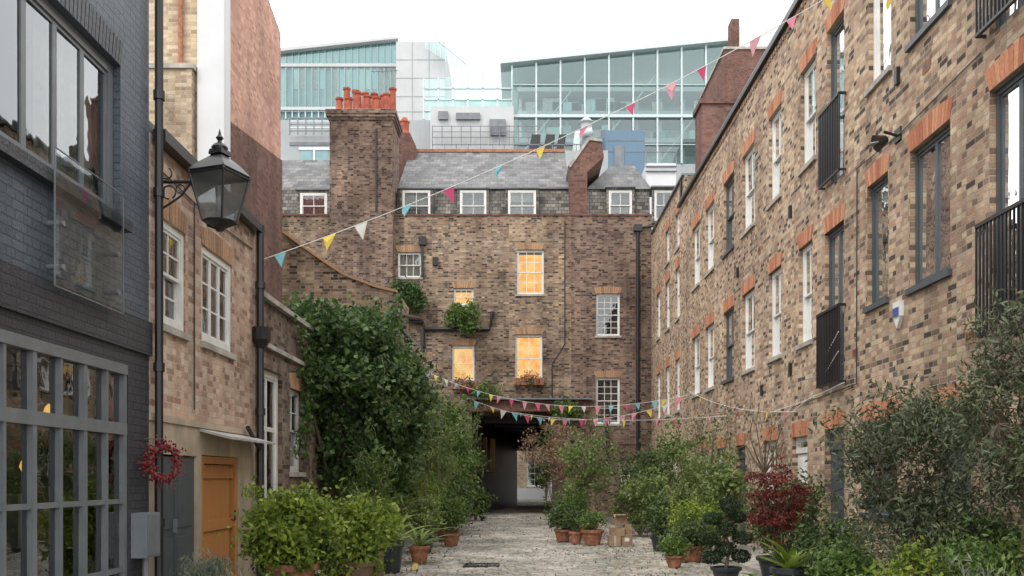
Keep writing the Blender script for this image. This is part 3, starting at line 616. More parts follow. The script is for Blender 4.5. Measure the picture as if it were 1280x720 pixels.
window(g,fr,*w1,style='sash',cols=2,rows=2,ar=False,fw=.08,cur='sides',rec=.05); window(g,fr,*w2,style='case',cols=3,rows=3,ar=False,fw=.08,cur='sides',rec=.05)
for w in (w1,w2): arch(g,fr,w[0],w[1],w[3],h=.2,mat=M['arch2'],splay=.05)
fbox(g.mb('soldier_band',M['render']),fr,9.42,13.2,2.1,2.17,.001,.02)
fbox(g.mb('gutter',M['black']),fr,9.5,13.2,TZ-.06,TZ+.06,.01,.14); fbox(g.mb('coping',M['lead']),fr,9.43,13.2,TZ+.001,TZ+.12,-.3,.0)
slope(g.mb('roof',M['slate']),-7,XL-.1,9.43,5.0,13.2,5.0)
shell(g.mb('side_walls',M['pink']),-7,XL-.001,9.43,13.2,0,TZ,skip=('x1',))
d=g.mb('cabinet_doors',M['grey_fr'])
for a,b in ((cab[0],10.18),(10.19,cab[1])):
    fbox(d,fr,a+.01,b-.01,.1,1.74,-.09,-.03); fbox(d,fr,a+.08,b-.08,.2,.85,-.03,-.02); fbox(d,fr,a+.08,b-.08,.95,1.65,-.03,-.02)
fbox(g.mb('door_handle',M['lead']),fr,10.13,10.15,.9,1.05,-.02,.02)
d=g.mb('timber_door',M['orange'])
fbox(d,fr,dor[0]+.004,dor[0]+.1,.09,1.77,-.1,-.01); fbox(d,fr,dor[1]-.1,dor[1]-.004,.09,1.77,-.1,-.01); fbox(d,fr,dor[0]+.1,dor[1]-.1,1.68,1.77,-.1,-.012)
u=dor[0]+.11
while u<dor[1]-.2: fbox(d,fr,u,u+.118,.1,1.67,-.09,-.055); u+=.124
for z in (.12,.85,1.5): fbox(d,fr,dor[0]+.11,dor[1]-.12,z,z+.13,-.054,-.03)
g.mb('door_handle',M['black']).tube([fr.p(12.2,.95,-.03),fr.p(12.2,.95,.02),fr.p(12.2,1.08,.02)],.012,6)
c_=g.mb('porch_canopy',M['interl']); c_.hexa([fr.p(10.9,1.97,.35),fr.p(13.0,1.97,.35),fr.p(13.0,2.06,0),fr.p(10.9,2.06,0),fr.p(10.9,2.0,.35),fr.p(13.0,2.0,.35),fr.p(13.0,2.09,0),fr.p(10.9,2.09,0)])
g.mb('cables',M['black']).tube([fr.p(9.6,4.75,.015),fr.p(11.2,4.68,.02),fr.p(13.0,4.74,.015)],.009,5)
g.mb('cables',M['black']).tube([fr.p(10.7,4.7,.015),fr.p(10.7,2.3,.015)],.008,5)
g.done()
g=G('drainpipe'); pp=g.mb('pipe',M['black']); pp.tube([fr.p(13.1,5.1,.1),fr.p(13.1,4.9,.1),fr.p(13.1,.1,.1)],.055)
pp.lathe(fr.p(13.1,3.35,.12),[(.06,0),(.13,.12),(.13,.3),(.06,.31)],10); pp.tube([fr.p(12.6,2.2,.07),fr.p(13.1,1.9,.1)],.03)
for z in (1,2.4,4.2): pp.tube([fr.p(13.1,z,.1),fr.p(13.1,z+.1,.1)],.075)
g.done()
g=G('low_brick_house'); dw=(13.5,14.7,.1,3.15); w3=(15.2,16.1,1.6,3.0)
wall(g.mb('walls',M['dark']),fr,13.2,16.6,0,4.15,[dw,w3],dep=.12); shell(g.mb('walls',M['dark']),-7,XL-.001,13.21,16.6,0,4.15,skip=('x1',))
window(g,fr,dw[0],dw[1],.1,3.15,style='top',cols=2,ar=False,sill=None,cur='full',fw=.1); window(g,fr,*w3,cols=2,rows=2,am=M['arch2'])
fbox(g.mb('coping',M['stone']),fr,13.2,16.62,4.151,4.23,-.3,.08); fbox(g.mb('coping',M['stone']),fr,13.2,16.61,3.45,3.52,.001,.06)
slope(g.mb('roof',M['lead']),-7,XL-.3,13.2,4.1,16.6,4.1); g.done()
g=G('garden_wall'); g.mb('wall',M['brown']).box(XL-.3,XL,16.61,23.9,0,2.9); g.mb('coping',M['stone']).box(XL-.35,XL+.05,16.61,23.9,2.901,2.98); g.done()
g=G('gabled_brick_house'); d=24
pts=[(SX(300,d),d,0),(SX(496,d),d,0),S(496,366,d),S(470,360,d),S(430,345,d),S(400,325,d),S(335,278,d),S(300,262,d)]
g.mb('walls',M['brown']).prism(pts,(0,2.6,0))
top=pts[2:]
for a,b in zip(top[:-1],top[1:]):
    a=Vector(a)+Vector((0,0,.003)); b=Vector(b)+Vector((0,0,.003)); u=Vector((0,0,.07))
    g.mb('coping',M['arch2']).prism([a+Vector((0,-.06,0)),b+Vector((0,-.06,0)),b+Vector((0,-.06,0))+u,a+Vector((0,-.06,0))+u],(0,2.7,0))
pp=g.mb('pipes',M['black']); pp.tube([S(500,366,23.8),S(500,410,23.8),S(520,432,23.8)],.05); pp.tube([S(504,395,24.2),S(523,398,26)],.05)
g.done()
g=G('side_annexe'); g.mb('walls',M['dark']).box(-6,-3.25,28,35.5,0,4.6); g.mb('roof',M['lead']).box(-6.1,-3.15,27.9,35.5,4.601,4.7); g.done()
g=G('tall_brick_block'); zt=17
g.mb('front_wall',M['tan']).box(-12,-6.28,18,22.4,0,zt)
g.mb('white_rendered_flank',M['wrender']).box(-6.279,-5.76,17.9,18.3,0,zt)
yy0,yy1=18.301,22.3; X=-5.8
z1=SZ(42,22.3)
w_=g.mb('red_flank_wall',M['red']); w_.prism([(X,yy0,8.6),(X,yy1,9.2),(X,yy1,z1),(X,20.3,z1+.5),(X,yy0,z1+1.6)],(-.45,0,0))
w_=g.mb('dark_flank_wall',M['maroon']); w_.prism([(X+.04,yy0,4),(X+.04,yy1,4),(X+.04,yy1,9.2),(X+.04,yy0,8.6)],(-.5,0,0))
g.mb('pipe',M['terracotta']).tube([(SX(226,17.95),17.93,5),(SX(226,17.95),17.93,zt)],.05)
f2=Fr((0,17.99,0),(1,0,0),(0,-1,0)); fbox(g.mb('coping',M['stone']),f2,-7.4,-6.3,SZ(92,18),SZ(86,18),.001,.25)
fbox(g.mb('projecting_bay',M['tan']),f2,-7.4,-6.35,4,SZ(92,18)-.001,.001,.2)
g.done()

# ================================================================ BACKGROUND MODERN BUILDINGS
def block(g,part,mat,a,b,t,d,dep=10,z0=0): g.mb(part,mat).box(SX(a,d),SX(b,d),d,d+dep,z0,SZ(t,d))
g=G('glass_concert_hall'); d=80; NB=9; a0,a1=640,912
def topz(a): return SZ(95-(a-530)*.108+0,d)
def px(i): return SX(a0+(a1-a0)*i/NB,d)
zb=SZ(205,d)
g.mb('lower_body',M['concrete2']).box(px(0),px(NB),d,d+14,0,zb)
bars=g.mb('steel_frame',M['steel']); gl=g.mb('curtain_glass',M['glasst'])
for i in range(NB+1):
    a=a0+(a1-a0)*i/NB; x=SX(a,d); bars.box(x-.07,x+.07,d-.25,d-.02,zb,topz(a))
for i in range(NB):
    A=a0+(a1-a0)*i/NB; B=a0+(a1-a0)*(i+1)/NB; gl.face((SX(A,d),d,zb),(SX(B,d),d,zb),(SX(B,d),d,topz(B)),(SX(A,d),d,topz(A)))
for z in np.arange(zb+1.6,topz(a0),2.6): bars.box(px(0),px(NB),d-.2,d-.03,z,z+.05)
bars.box(px(0),px(NB),d-.3,d-.021,SZ(148,d),SZ(148,d)+.2)
bars.prism([(px(0)-1,d-.6,topz(a0)),(px(NB)+.3,d-.6,topz(a1)),(px(NB)+.3,d-.6,topz(a1)+.25),(px(0)-1,d-.6,topz(a0)+.25)],(0,10,0))
g.mb('hall_interior',M['int_hall']).box(px(0),px(NB),d+5,d+6,zb,topz(a0)+.5)
for z in (SZ(170,d),SZ(135,d),SZ(105,d)): g.mb('galleries',M['concrete']).box(px(0)+.5,px(NB)-.4,d+1.5,d+5,z,z+.35)
for i in range(NB): g.mb('columns',M['concrete']).box(px(i)+.6,px(i)+.85,d+3,d+3.25,zb,topz(a0)-.3)
for i in range(26):
    x=R.uniform(px(0)+1,px(NB)-2); z=R.choice([SZ(170,d),SZ(135,d)])+.36; g.mb('hall_fittings',R.choice([M['tealdk'],M['interl'],M['tealp'],M['int_hall']])).box(x,x+R.uniform(.5,1.6),d+2.5,d+3,z,z+R.uniform(.8,1.6))
for i in range(0,NB,3): bars.tube([(px(i),d+.5,zb),(px(i+3),d+.5,topz(a0)-.5)],.07,6)
gl.face((px(NB),d,zb),(px(NB),d+10,zb),(px(NB),d+10,topz(a1)),(px(NB),d,topz(a1)))
d2=d-1; A=530
for i in range(6):
    a=A+(640-A)*i/6; b=A+(640-A)*(i+1)/6; za,zb2=SZ(99-(a-530)*.09,d2),SZ(99-(b-530)*.09,d2)
    gl.face((SX(a,d2),d2,SZ(150,d2)),(SX(b,d2),d2,SZ(150,d2)),(SX(b,d2),d2,zb2),(SX(a,d2),d2,za)); bars.box(SX(a,d2)-.06,SX(a,d2)+.06,d2-.2,d2-.02,SZ(150,d2),za)
for b_ in (112,126,140): bars.box(SX(A,d2),SX(640,d2),d2-.2,d2-.03,SZ(b_,d2),SZ(b_,d2)+.08)
g.mb('hall_interior',M['int_hall']).box(SX(A,d2),SX(640,d2),d2+4,d2+5,0,SZ(100,d2))
g.mb('white_wing',M['concrete']).box(SX(538,76),SX(642,76),76,79,0,SZ(133,76))
rl=g.mb('terrace_rail',M['lead']); dd=75.5
for b_ in (158,165,172): rl.box(SX(540,dd),SX(672,dd),dd,dd+.05,SZ(b_,dd),SZ(b_,dd)+.05)
for a in range(540,673,12): rl.box(SX(a,dd),SX(a,dd)+.07,dd-.05,dd+.1,SZ(182,dd),SZ(157,dd))
for a,b,t,bo in ((548,560,140,150),(570,600,142,150),(612,632,150,170)): g.mb('plant_vents',M['lead']).box(SX(a,75.9),SX(b,75.9),75.7,75.95,SZ(bo,75.9),SZ(t,75.9))
g.done()
g=G('glass_office_block'); d=88
block(g,'core',M['tealdk'],350,497,64,d,10)
pl=g.mb('glass_panels',M['glasst']); pn=g.mb('panels',M['tealp']); br=g.mb('mullions',M['steel']); wf=g.mb('floors',M['concrete'])
k=18
for i in range(k+1):
    a=350+(497-350)*i/k; br.box(SX(a,d)-.05,SX(a,d)+.05,d-.35,d-.03,SZ(150,d),SZ(62-(a-350)*.1,d))
for i in range(k):
    a=350+(497-350)*i/k; b=350+(497-350)*(i+1)/k
    pn.box(SX(a,d)+.1,SX(b,d)-.1,d-.1,d-.01,SZ(84,d),SZ(64-(a-350)*.1,d))
    if R.random()<.75: g.mb('window_blinds',R.choice([M['int_hall'],M['interl'],M['tealp']])).box(SX(a,d)+.1,SX(b,d)-.1,d-.1,d-.01,SZ(R.choice([112,136]),d),SZ(87,d))
for t in (86,140): wf.box(SX(348,d),SX(498,d),d-.5,d-.0,SZ(t,d),SZ(t,d)+.3)
wf.prism([S(347,64,d-1),S(497,48,d-1),S(497,45,d-1),S(347,60,d-1)],(0,10,0))
pl.face(*[S(a,b,d-.38) for a,b in ((350,140),(497,140),(497,50),(350,64))])
block(g,'lower_terraces',M['concrete2'],350,500,150,d-4,4)
for t in (152,160): br.box(SX(362,d-5),SX(430,d-5),d-5,d-4.9,SZ(t,d-5),SZ(t,d-5)+.1)
g.done()
g=G('concrete_office_block'); block(g,'stair_core',M['concrete'],495,556,52,84,9); block(g,'upper_slab',M['wrender'],555,700,50,110,8)
g.mb('upper_slab',M['wrender']).prism([S(700,50,110),S(722,72,110),S(722,140,110),S(700,140,110)],(0,8,0))
gl=g.mb('sloping_glass_screen',M['glasst']); br=g.mb('screen_posts',M['steel'])
gl.face(S(532,38,83),S(583,80,83),S(583,92,83),S(532,60,83))
for i in range(9):
    t=i/8; a=532+51*t; br.tube([S(a,38+42*t,82.9),S(a,60+32*t,82.9)],.05,5)
br.tube([S(532,38,82.9),S(583,80,82.9)],.06,5)
block(g,'low_concrete_block',M['concrete2'],497,545,150,78,5)
br=g.mb('panel_joints',M['concrete2'])
for b_ in (75,98,121,140): br.box(SX(495,83.98),SX(556,83.98),83.97,83.995,SZ(b_,84),SZ(b_,84)+.06)
for a in (515,536): br.box(SX(a,84),SX(a,84)+.06,83.965,83.99,SZ(150,84),SZ(53,84))
g.done()
g=G('grey_infill_building'); d=55; block(g,'body',M['concrete2'],362,414,170,d,8); fz=Fr((0,d,0),(1,0,0),(0,-1,0))
for a,b,c,e in ((376,410,188,215),(376,410,224,240)):
    fbox(g.mb('windows',M['tealdk']),fz,SX(a,d),SX(b,d),SZ(e,d),SZ(c,d),.01,.05); fbox(g.mb('frames',M['white']),fz,SX(a,d)-.1,SX(b,d)+.1,SZ(c,d),SZ(c,d)+.15,.01,.1); fbox(g.mb('frames',M['white']),fz,(SX(a,d)+SX(b,d))/2-.05,(SX(a,d)+SX(b,d))/2+.05,SZ(e,d),SZ(c,d)-.001,.051,.1)
for t in (152,160,168): g.mb('rails',M['lead']).box(SX(364,d),SX(414,d),d-.5,d-.45,SZ(t,d),SZ(t,d)+.06)
for a in range(364,415,10): g.mb('rails',M['lead']).box(SX(a,d),SX(a,d)+.06,d-.52,d-.44,SZ(172,d),SZ(150,d))
fbox(g.mb('cladding_lines',M['lead']),fz,SX(362,d),SX(414,d),SZ(182,d),SZ(178,d),.01,.05)
g.done()
g=G('rooftop_plant_room'); d=50
block(g,'blue_clad_room',M['blueclad'],757,806,163,d,5); block(g,'blue_clad_wing',M['blueclad'],738,758,172,d+1,4,z0=9.1)
g.mb('door',M['lead']).box(SX(768,d),SX(780,d),d-.05,d-.002,SZ(215,d),SZ(182,d))
for b_ in (176,190): g.mb('cladding_joints',M['lead']).box(SX(757,d),SX(806,d),d-.02,d-.001,SZ(b_,d),SZ(b_,d)+.04)
for a,b in ((660,676),(678,694),(694,708)):
    lv=g.mb('louvres',M['black'])
    x0,x1=SX(a,48),SX(b,48); z0,z1=SZ(192,48),SZ(168,48)
    lv.hexa([(x0,48,z0),(x1-.2,48,z0),(x1-.2,49,z0),(x0,49,z0),(x0+.2,48,z1),(x1,48,z1),(x1,49,z1),(x0+.2,49,z1)])
g.mb('parapet',M['concrete2']).box(SX(520,47),SX(760,47),47,58,9,SZ(188,47))
g.mb('ground_floor',M['concrete2']).box(SX(520,47),-2.5,50.1,58,0,9); g.mb('ground_floor',M['concrete2']).box(4.0,4.55,50.1,58,0,9)
g.mb('duct',M['steel']).tube([S(720,190,49),S(722,168,49),S(740,164,49)],.2,12); g.mb('vent_cowl',M['concrete2']).lathe(S(733,165,49.5),[(.3,-1.5),(.3,.4),(.42,.5),(.1,.8)],16)
g.mb('rails',M['lead']).box(SX(540,47.3),SX(735,47.3),47.3,47.35,SZ(181,47.3),SZ(180,47.3))
for a in range(540,736,15): g.mb('rails',M['lead']).box(SX(a,47.3),SX(a,47.3)+.04,47.3,47.35,SZ(190,47.3),SZ(180,47.3))
wt=g.mb('white_tank',M['wrender']); wt.box(SX(808,46),SX(845,46),46,48,0,SZ(204,46))
for t in (209,215): g.mb('tank_bands',M['lead']).box(SX(807,45.9),SX(846,45.9),45.9,45.99,SZ(t,46),SZ(t,46)+.05)
g.mb('rails',M['lead']).tube([S(808,204,46),S(808,190,46),S(845,190,46),S(845,204,46)],.03,5)
g.done()
g=G('maroon_tower_block'); d=60; block(g,'walls',M['maroon'],906,962,62,d,8); block(g,'white_roof_room',M['wrender'],922,985,32,66,6); g.mb('flue',M['maroon']).box(SX(912,61),SX(922,61),60.5,61.5,SZ(62,61),SZ(28,61))
g.mb('cap',M['stone']).box(SX(904,d),SX(964,d),d-.1,d+8.1,SZ(62,d)+.001,SZ(59,d)); g.done()

# ================================================================ STREET LAMP
g=G('street_lamp'); ir=g.mb('iron_frame',M['black']); LX,LY,LZ=-3.14,9.62,4.12
wx=XL
ir.box(wx,wx+.03,LY-.05,LY+.05,4.25,4.75)
ir.tube([(wx+.02,LY,4.60),(LX-.2,LY,4.60),(LX,LY,4.60)],.018,8)
def arc(cx,cz,r,a0,a1,n=14): return [(cx+r*math.cos(math.radians(a0+(a1-a0)*i/n)),LY,cz+r*math.sin(math.radians(a0+(a1-a0)*i/n))) for i in range(n+1)]
ir.tube([(wx+.02,LY,4.3),(wx+.12,LY,4.36),(wx+.25,LY,4.45),(wx+.36,LY,4.59)],.013,6)
ir.tube(arc(wx+.13,4.49,.07,-60,270),.009,6); ir.tube(arc(wx+.25,4.525,.045,-60,270),.008,6); ir.tube(arc(wx+.1,4.69,.06,-180,60),.009,6)
ir.tube([(LX-.30,LY,4.60),(LX-.22,LY,4.38),(LX-.12,LY,4.14),(LX,LY,4.10)],.012,6)
rot=math.radians(25)
def ring4(r,z,k=4): return [(LX+r*math.cos(rot+i*2*math.pi/k),LY+r*math.sin(rot+i*2*math.pi/k),z) for i in range(k)]
bt,tp=ring4(.17,4.18),ring4(.30,4.66)
gl=g.mb('lantern_glass',M['glassl'])
for i in range(4):
    j=(i+1)%4; ir.tube([bt[i],tp[i]],.012,6); ir.tube([bt[i],bt[j]],.013,6); ir.tube([tp[i],tp[j]],.015,6); gl.face(bt[i],bt[j],tp[j],tp[i])
ir.lathe((LX,LY,0),[(.31,4.675),(.32,4.69),(.22,4.78),(.13,4.84),(.09,4.87),(.115,4.88),(.105,4.93),(.06,4.95)],4,rot)
ir.lathe((LX,LY,0),[(.08,4.93),(.085,4.96),(.06,4.99),(.025,5.01),(.02,5.03),(.04,5.06),(.018,5.09),(.004,5.15)],14)
ir.lathe((LX,LY,0),[(.03,4.08),(.06,4.12),(.16,4.17),(.17,4.185)],14)
for i in range(4):
    q=tp[i]; ir.tube([q,(q[0],q[1],q[2]+.05)],[.02,.006],6)
g.mb('burner',M['lead']).lathe((LX,LY,0),[(.05,4.19),(.05,4.28),(.02,4.3)],10); g.mb('mantle',M['interl']).lathe((LX,LY,0),[(.02,4.3),(.045,4.36),(.04,4.44),(.01,4.47)],10)
g.done(smooth=('mantle',))

# ================================================================ BUNTING
def bunting(p0,p1,sag,n,size):
    g=G('bunting'); p0=Vector(p0); p1=Vector(p1); cd=g.mb('cord',M['white']); fl=g.mb('flags',M['flag'])
    P=lambda t: p0.lerp(p1,t)-Vector((0,0,4*sag*t*(1-t)))
    cd.tube([P(i/30) for i in range(31)],.006,5)
    for i in range(n):
        t=(i+.5+R.uniform(-.2,.2))/n; c=P(t); tn=(P(t+.005)-P(t-.005)).normalized(); s_=size*R.uniform(.8,1.15)
        tip=c+Vector((R.uniform(-.4,.4)*s_,R.uniform(-.6,.3)*s_,-s_*1.1)); mid=(c+tip)/2+Vector((R.uniform(-.1,.1)*s_,R.uniform(-.2,.2)*s_,0))
        b=len(fl.v); A=c-tn*s_*.45; B=c+tn*s_*.45; m1=(A+tip)/2+Vector((0,R.uniform(-.08,.08)*s_,0)); m2=(B+tip)/2; fl.v+=[tuple(A),tuple(B),tuple(m2),tuple(tip),tuple(m1),tuple(mid)]
        fl.f+=[(b,b+1,b+5),(b+1,b+2,b+5),(b+2,b+3,b+5),(b+3,b+4,b+5),(b+4,b,b+5)]
    g.done()
bunting((XL+.05,13.2,SZ(326,13.2)),(5,13.9,8.98),.28,14,.2)
bunting((-3.7,9.5,7.75),(5,11.5,8.6),.62,9,.2)
bunting(S(528,462,33),(4.95,27,3.95),.75,22,.22)
bunting(S(590,500,30),(4.95,27.5,3.9),.65,16,.22)
bunting(S(640,515,35),(4.95,22,3.0),.2,10,.18)
bunting((4.9,27,4.1),(4.95,16.5,2.7),.2,8,.18)

# ================================================================ PLANTS
def crown(mb,c,r,nc,per,cr,size,asp,bias=(0,0,0),inner=.35,flat=.8):
    c=np.array(c); r=np.array(r); d=NR.normal(size=(nc,3)); d/=np.linalg.norm(d,axis=1)[:,None]
    ph=NR.uniform(0,6.28,3); th=np.arctan2(d[:,1],d[:,0]); el=d[:,2]
    lob=1+.16*np.sin(3*th+ph[0])+.14*np.sin(5*el+ph[1])+.1*np.sin(5*th+4*el+ph[2])
    rad=NR.uniform(inner,1,nc)**.6*lob; out=NR.random(nc)<.14; rad[out]*=NR.uniform(1.1,1.32,out.sum())
    cc=c+d*r*rad[:,None]; cc[:,2]=np.maximum(cc[:,2],.12)
    for q,o_ in zip(cc,out):
        k=int(per*NR.uniform(.4,1.4)*(.45 if o_ else 1)); s_=cr*NR.uniform(.55,1.3)*(.6 if o_ else 1)
        mb.leaves(q+NR.normal(size=(k,3))*s_*np.array([1,1,flat])*.5,size,asp,bias)
    return cc
def pot(g,c,r,h,mat):
    g.mb('pot',mat).lathe(c,[(r*.62,0),(r*.68,.01),(r*.93,h*.8),(r*.94,h*.8),(r*1.05,h*.81),(r*1.08,h*.98),(r*1.02,h),(r*.88,h),(r*.85,h*.9)],22)
    g.mb('soil',M['soil']).lathe(c,[(r*.86,h*.88),(r*.85,h*.9),(.01,h*.92)],16)
def shrub(name,x,y,zb,zt,r,leaf,size=.07,asp=.5,nc=30,per=120,cr=.3,pt=None,stems=True,bias=(0,0,0),inner=.3,z0=.09,trunk=.012,ry=None,bark=None):
    g=G(name); base=z0
    if pt: pot(g,(x,y,z0),pt[0],pt[1],M[pt[2]]); base=z0+pt[1]*.88
    lf=g.mb('foliage',L[leaf]); c=(x,y,(zb+zt)/2); cc=crown(lf,c,(r*.85,(ry or r)*.85,(zt-zb)/2*.88),nc,per,cr,size,asp,bias,inner)
    if stems:
        b=g.mb('stems',bark or M['bark'])
        for q in cc[::2]:
            p0=Vector((x+R.uniform(-.04,.04),y+R.uniform(-.04,.04),base-.03)); q=Vector(q); m=p0.lerp(q,.5)+Vector((R.uniform(-.1,.1),R.uniform(-.1,.1),R.uniform(0,.15)))*r
            b.tube([p0,m,q],[trunk,trunk*.7,trunk*.25],5)
    return g.done()
def tree(name,x,y,zt,zc,r,leaf,size,asp,nc,per,cr,pt=None,z0=.09,tr=.035,lean=0,flat=.8):
    g=G(name); base=z0
    if pt: pot(g,(x,y,z0),pt[0],pt[1],M[pt[2]]); base+=pt[1]*.88
    b=g.mb('trunk',M['bark']); lf=g.mb('foliage',L[leaf]); fork=Vector((x+lean*.4,y,max(base+.15,zc-(zt-zc)*.75)))
    b.tube([(x,y,base-.04),(x+lean*.1+.02,y+.02,(base+fork.z)/2),fork],[tr,tr*.8,tr*.65],8)
    cc=crown(lf,(x+lean,y,zc),(r*.85,r*.85,(zt-zc)*.9),nc,per,cr,size,asp,(0,0,.5),.3,flat)
    limbs=[]
    for i in range(7):
        t=2*math.pi*i/7; e=Vector((x+lean+r*.5*math.cos(t),y+r*.5*math.sin(t),zc+R.uniform(-.3,.5)*(zt-zc))); m=fork.lerp(e,.5)+Vector((0,0,-.05)); b.tube([fork,m,e],[tr*.6,tr*.45,tr*.25],6); limbs.append(e)
    for q in cc:
        q=Vector(q); e=min(limbs,key=lambda z:(z-q).length); b.tube([e,(e+q)/2+Vector((0,0,.03)),q],[tr*.22,tr*.15,.003],4)
    return g.done()
def blades(name,x,y,n,L0,W,leaf,z0=.09,pt=None,up=1.0,droop=.6):
    g=G(name); base=z0
    if pt: pot(g,(x,y,z0),pt[0],pt[1],M[pt[2]]); base+=pt[1]*.88
    lf=g.mb('foliage',L[leaf])
    for i in range(n):
        t=R.uniform(0,6.283); l=L0*R.uniform(.6,1.15); el=up*R.uniform(.35,1.3); pts=[]; p=Vector((x+R.uniform(-.03,.03),y+R.uniform(-.03,.03),base)); a=el
        hd=Vector((math.cos(t),math.sin(t),0)); sd=Vector((-math.sin(t),math.cos(t),0)); K=7
        for k in range(K+1):
            pts.append(p.copy()); p=p+(hd*math.cos(a)+Vector((0,0,1))*math.sin(a))*l/K; a-=droop*el/K*2.2
        b=len(lf.v)
        for k,q in enumerate(pts):
            w=W*math.sin(math.pi*min(.98,(k+.7)/(K+.9)))**.7*.5+.001; lf.v+=[tuple(q-sd*w),tuple(q+Vector((0,0,-w*.35))),tuple(q+sd*w)]
        for k in range(K):
            lf.f+=[(b+3*k,b+3*k+1,b+3*k+4,b+3*k+3),(b+3*k+1,b+3*k+2,b+3*k+5,b+3*k+4)]
    return g.done()
def bamboo(name,x,y,zt,r,leaf='bamboo',n=24,per=160,size=.16,asp=.16,pt=None):
    g=G(name); b=g.mb('canes',M['bark']); lf=g.mb('foliage',L[leaf])
    if pt: pot(g,(x,y,.09),pt[0],pt[1],M[pt[2]])
    for i in range(n):
        t=R.uniform(0,6.283); rr=r*R.uniform(.1,1); h=zt*R.uniform(.5,1.05); e=Vector((x+rr*math.cos(t),y+rr*math.sin(t),h)); p0=Vector((x+rr*.3*math.cos(t),y+rr*.3*math.sin(t),.1))
        m=p0.lerp(e,.6)+Vector((-.12*math.cos(t)*r,-.12*math.sin(t)*r,.1)); tip=e+Vector((math.cos(t)*.35*r,math.sin(t)*.35*r,-.15)); b.tube([p0,m,e,tip],[.012,.01,.006,.002],5)
        tt=NR.uniform(.25,1.08,per)[:,None]; P0=np.array(p0);Mm=np.array(m);E=np.array(e)
        c=(1-tt)**2*P0+2*tt*(1-tt)*(Mm+ (Mm-(P0+E)/2))+tt**2*E; c+=NR.normal(size=(per,3))*np.array([.1,.1,.09])
        lf.leaves(c,size,asp,(0,0,-.7))
    return g.done()
shrub('euonymus_shrub',-2.72,11.0,.3,1.42,.6,'lime',.08,.55,75,110,.24,pt=(.3,.4,'terracotta'))
shrub('euonymus_shrub',-2.12,11.9,.3,1.28,.46,'lime',.08,.55,48,100,.24,pt=(.26,.35,'plank'))
shrub('euonymus_shrub',-2.6,11.1,.25,.9,.5,'mid',.07,.5,24,80,.24,z0=.4)
g=G('ivy_tree'); lf=g.mb('foliage',L['ivy']); b=g.mb('stems',M['bark']); base=Vector((-3.6,18.2,0))
for (x,y,z,r,nc) in ((-3.3,18.2,4.05,.85,34),(-2.75,18.7,3.5,.9,38),(-3.6,17.4,3.4,.8,30),(-2.6,18.2,2.6,.75,28),(-3.75,16.9,4.2,.55,20),(-3.2,19.2,4.5,.55,18),(-2.45,19,3.1,.6,20),(-3.4,17.6,2.2,.85,30),(-3.9,16.6,3.3,.5,14),(-2.9,18.4,1.7,.7,24)):
    cc=crown(lf,(x,y,z),(r*.9,r*.9,r*.85),nc,115,.38,.12,.75,(0,0,-.3),.45)
    m=base.lerp(Vector((x,y,z)),.5)+Vector((.1,-.1,.1)); b.tube([base,m,(x,y,z)],[.05,.035,.02],6)
    for q in cc[::2]: b.tube([(x,y,z),tuple((Vector(q)+Vector((x,y,z)))/2),tuple(q)],[.015,.01,.003],4)
for i in range(34):
    p=Vector((-3.2+R.uniform(-.7,1.1),18+R.uniform(-1.2,1),R.uniform(2.0,4.9))); q=p+Vector((R.uniform(-.3,.5),R.uniform(-.6,0),R.choice([-1,.6])*R.uniform(.3,.8)))
    b.tube([p,(p+q)/2+Vector((.05,0,.08)),q],[.008,.005,.002],4); tt=NR.uniform(0,1.05,(40,1)); lf.leaves(np.array(p)*(1-tt)+np.array(q)*tt+NR.normal(size=(40,3))*.06,.1,.75)
for i in range(14):
    p=Vector((XL+.06,16.6,2.8+R.uniform(0,1.2))); q=Vector((XL+.05,16.6-R.uniform(.2,1.6),3.2+R.uniform(-1.5,.9)))
    b.tube([p,q],[.008,.003],4); tt=NR.uniform(0,1.05,(60,1)); lf.leaves(np.array(p)*(1-tt)+np.array(q)*tt+np.abs(NR.normal(size=(60,3)))*np.array([.05,.08,.08]),.09,.75)
g.done()
bamboo('bamboo_clump',-2.9,20.5,2.9,.9,n=30,per=130)
bamboo('bamboo_clump',-2.2,23.0,3.7,.75,n=26,per=130)
bamboo('bamboo_clump',-2.65,16.8,1.9,.55,leaf='fresh',n=18,per=120)
bamboo('fern_clump',-1.95,19.0,1.5,.5,leaf='lime',n=14,per=100,size=.12)
bamboo('grass_clump',-2.5,14.9,1.2,.4,leaf='bamboo',n=14,per=90,size=.12)
shrub('laurel_shrub',-2.3,26,.2,3.7,1.05,'fresh',.13,.5,60,140,.45,ry=1.4)
shrub('laurel_shrub',-2.0,24.5,.2,2.2,.75,'fresh',.11,.45,50,120,.4)
bamboo('buddleia_shrub',-1.7,28.5,3.9,.6,n=18,per=110)
shrub('potted_shrub',-1.5,20.0,.4,1.15,.38,'fresh',.07,.5,26,100,.22,pt=(.2,.28,'terracotta'),z0=.03)
shrub('potted_shrub',-1.75,21.5,.3,1.5,.5,'mid',.08,.5,30,110,.28,pt=(.22,.3,'terracotta'),z0=.03)
shrub('potted_shrub',-1.9,18.2,.3,1.15,.4,'bamboo',.09,.3,24,100,.24,pt=(.2,.3,'darkpot'),z0=.03)
shrub('hanging_shrub',-1.55,32,.1,1.3,.45,'mid',.1,.5,22,90,.3)
blades('cordyline_plant',-2.0,14.3,26,.95,.06,'lime',pt=(.2,.5,'darkpot'),z0=.03)
blades('cordyline_plant',-1.75,16.0,30,.8,.05,'bamboo',pt=(.18,.3,'terracotta'),z0=.03)
blades('agapanthus_plant',-2.25,13.2,40,.7,.035,'fresh',pt=(.2,.42,'darkpot'),z0=.03)
shrub('lavender_plant',-3.35,9.9,.1,.72,.33,'lav',.09,.14,22,130,.2,bias=(0,0,1.5),z0=.09)
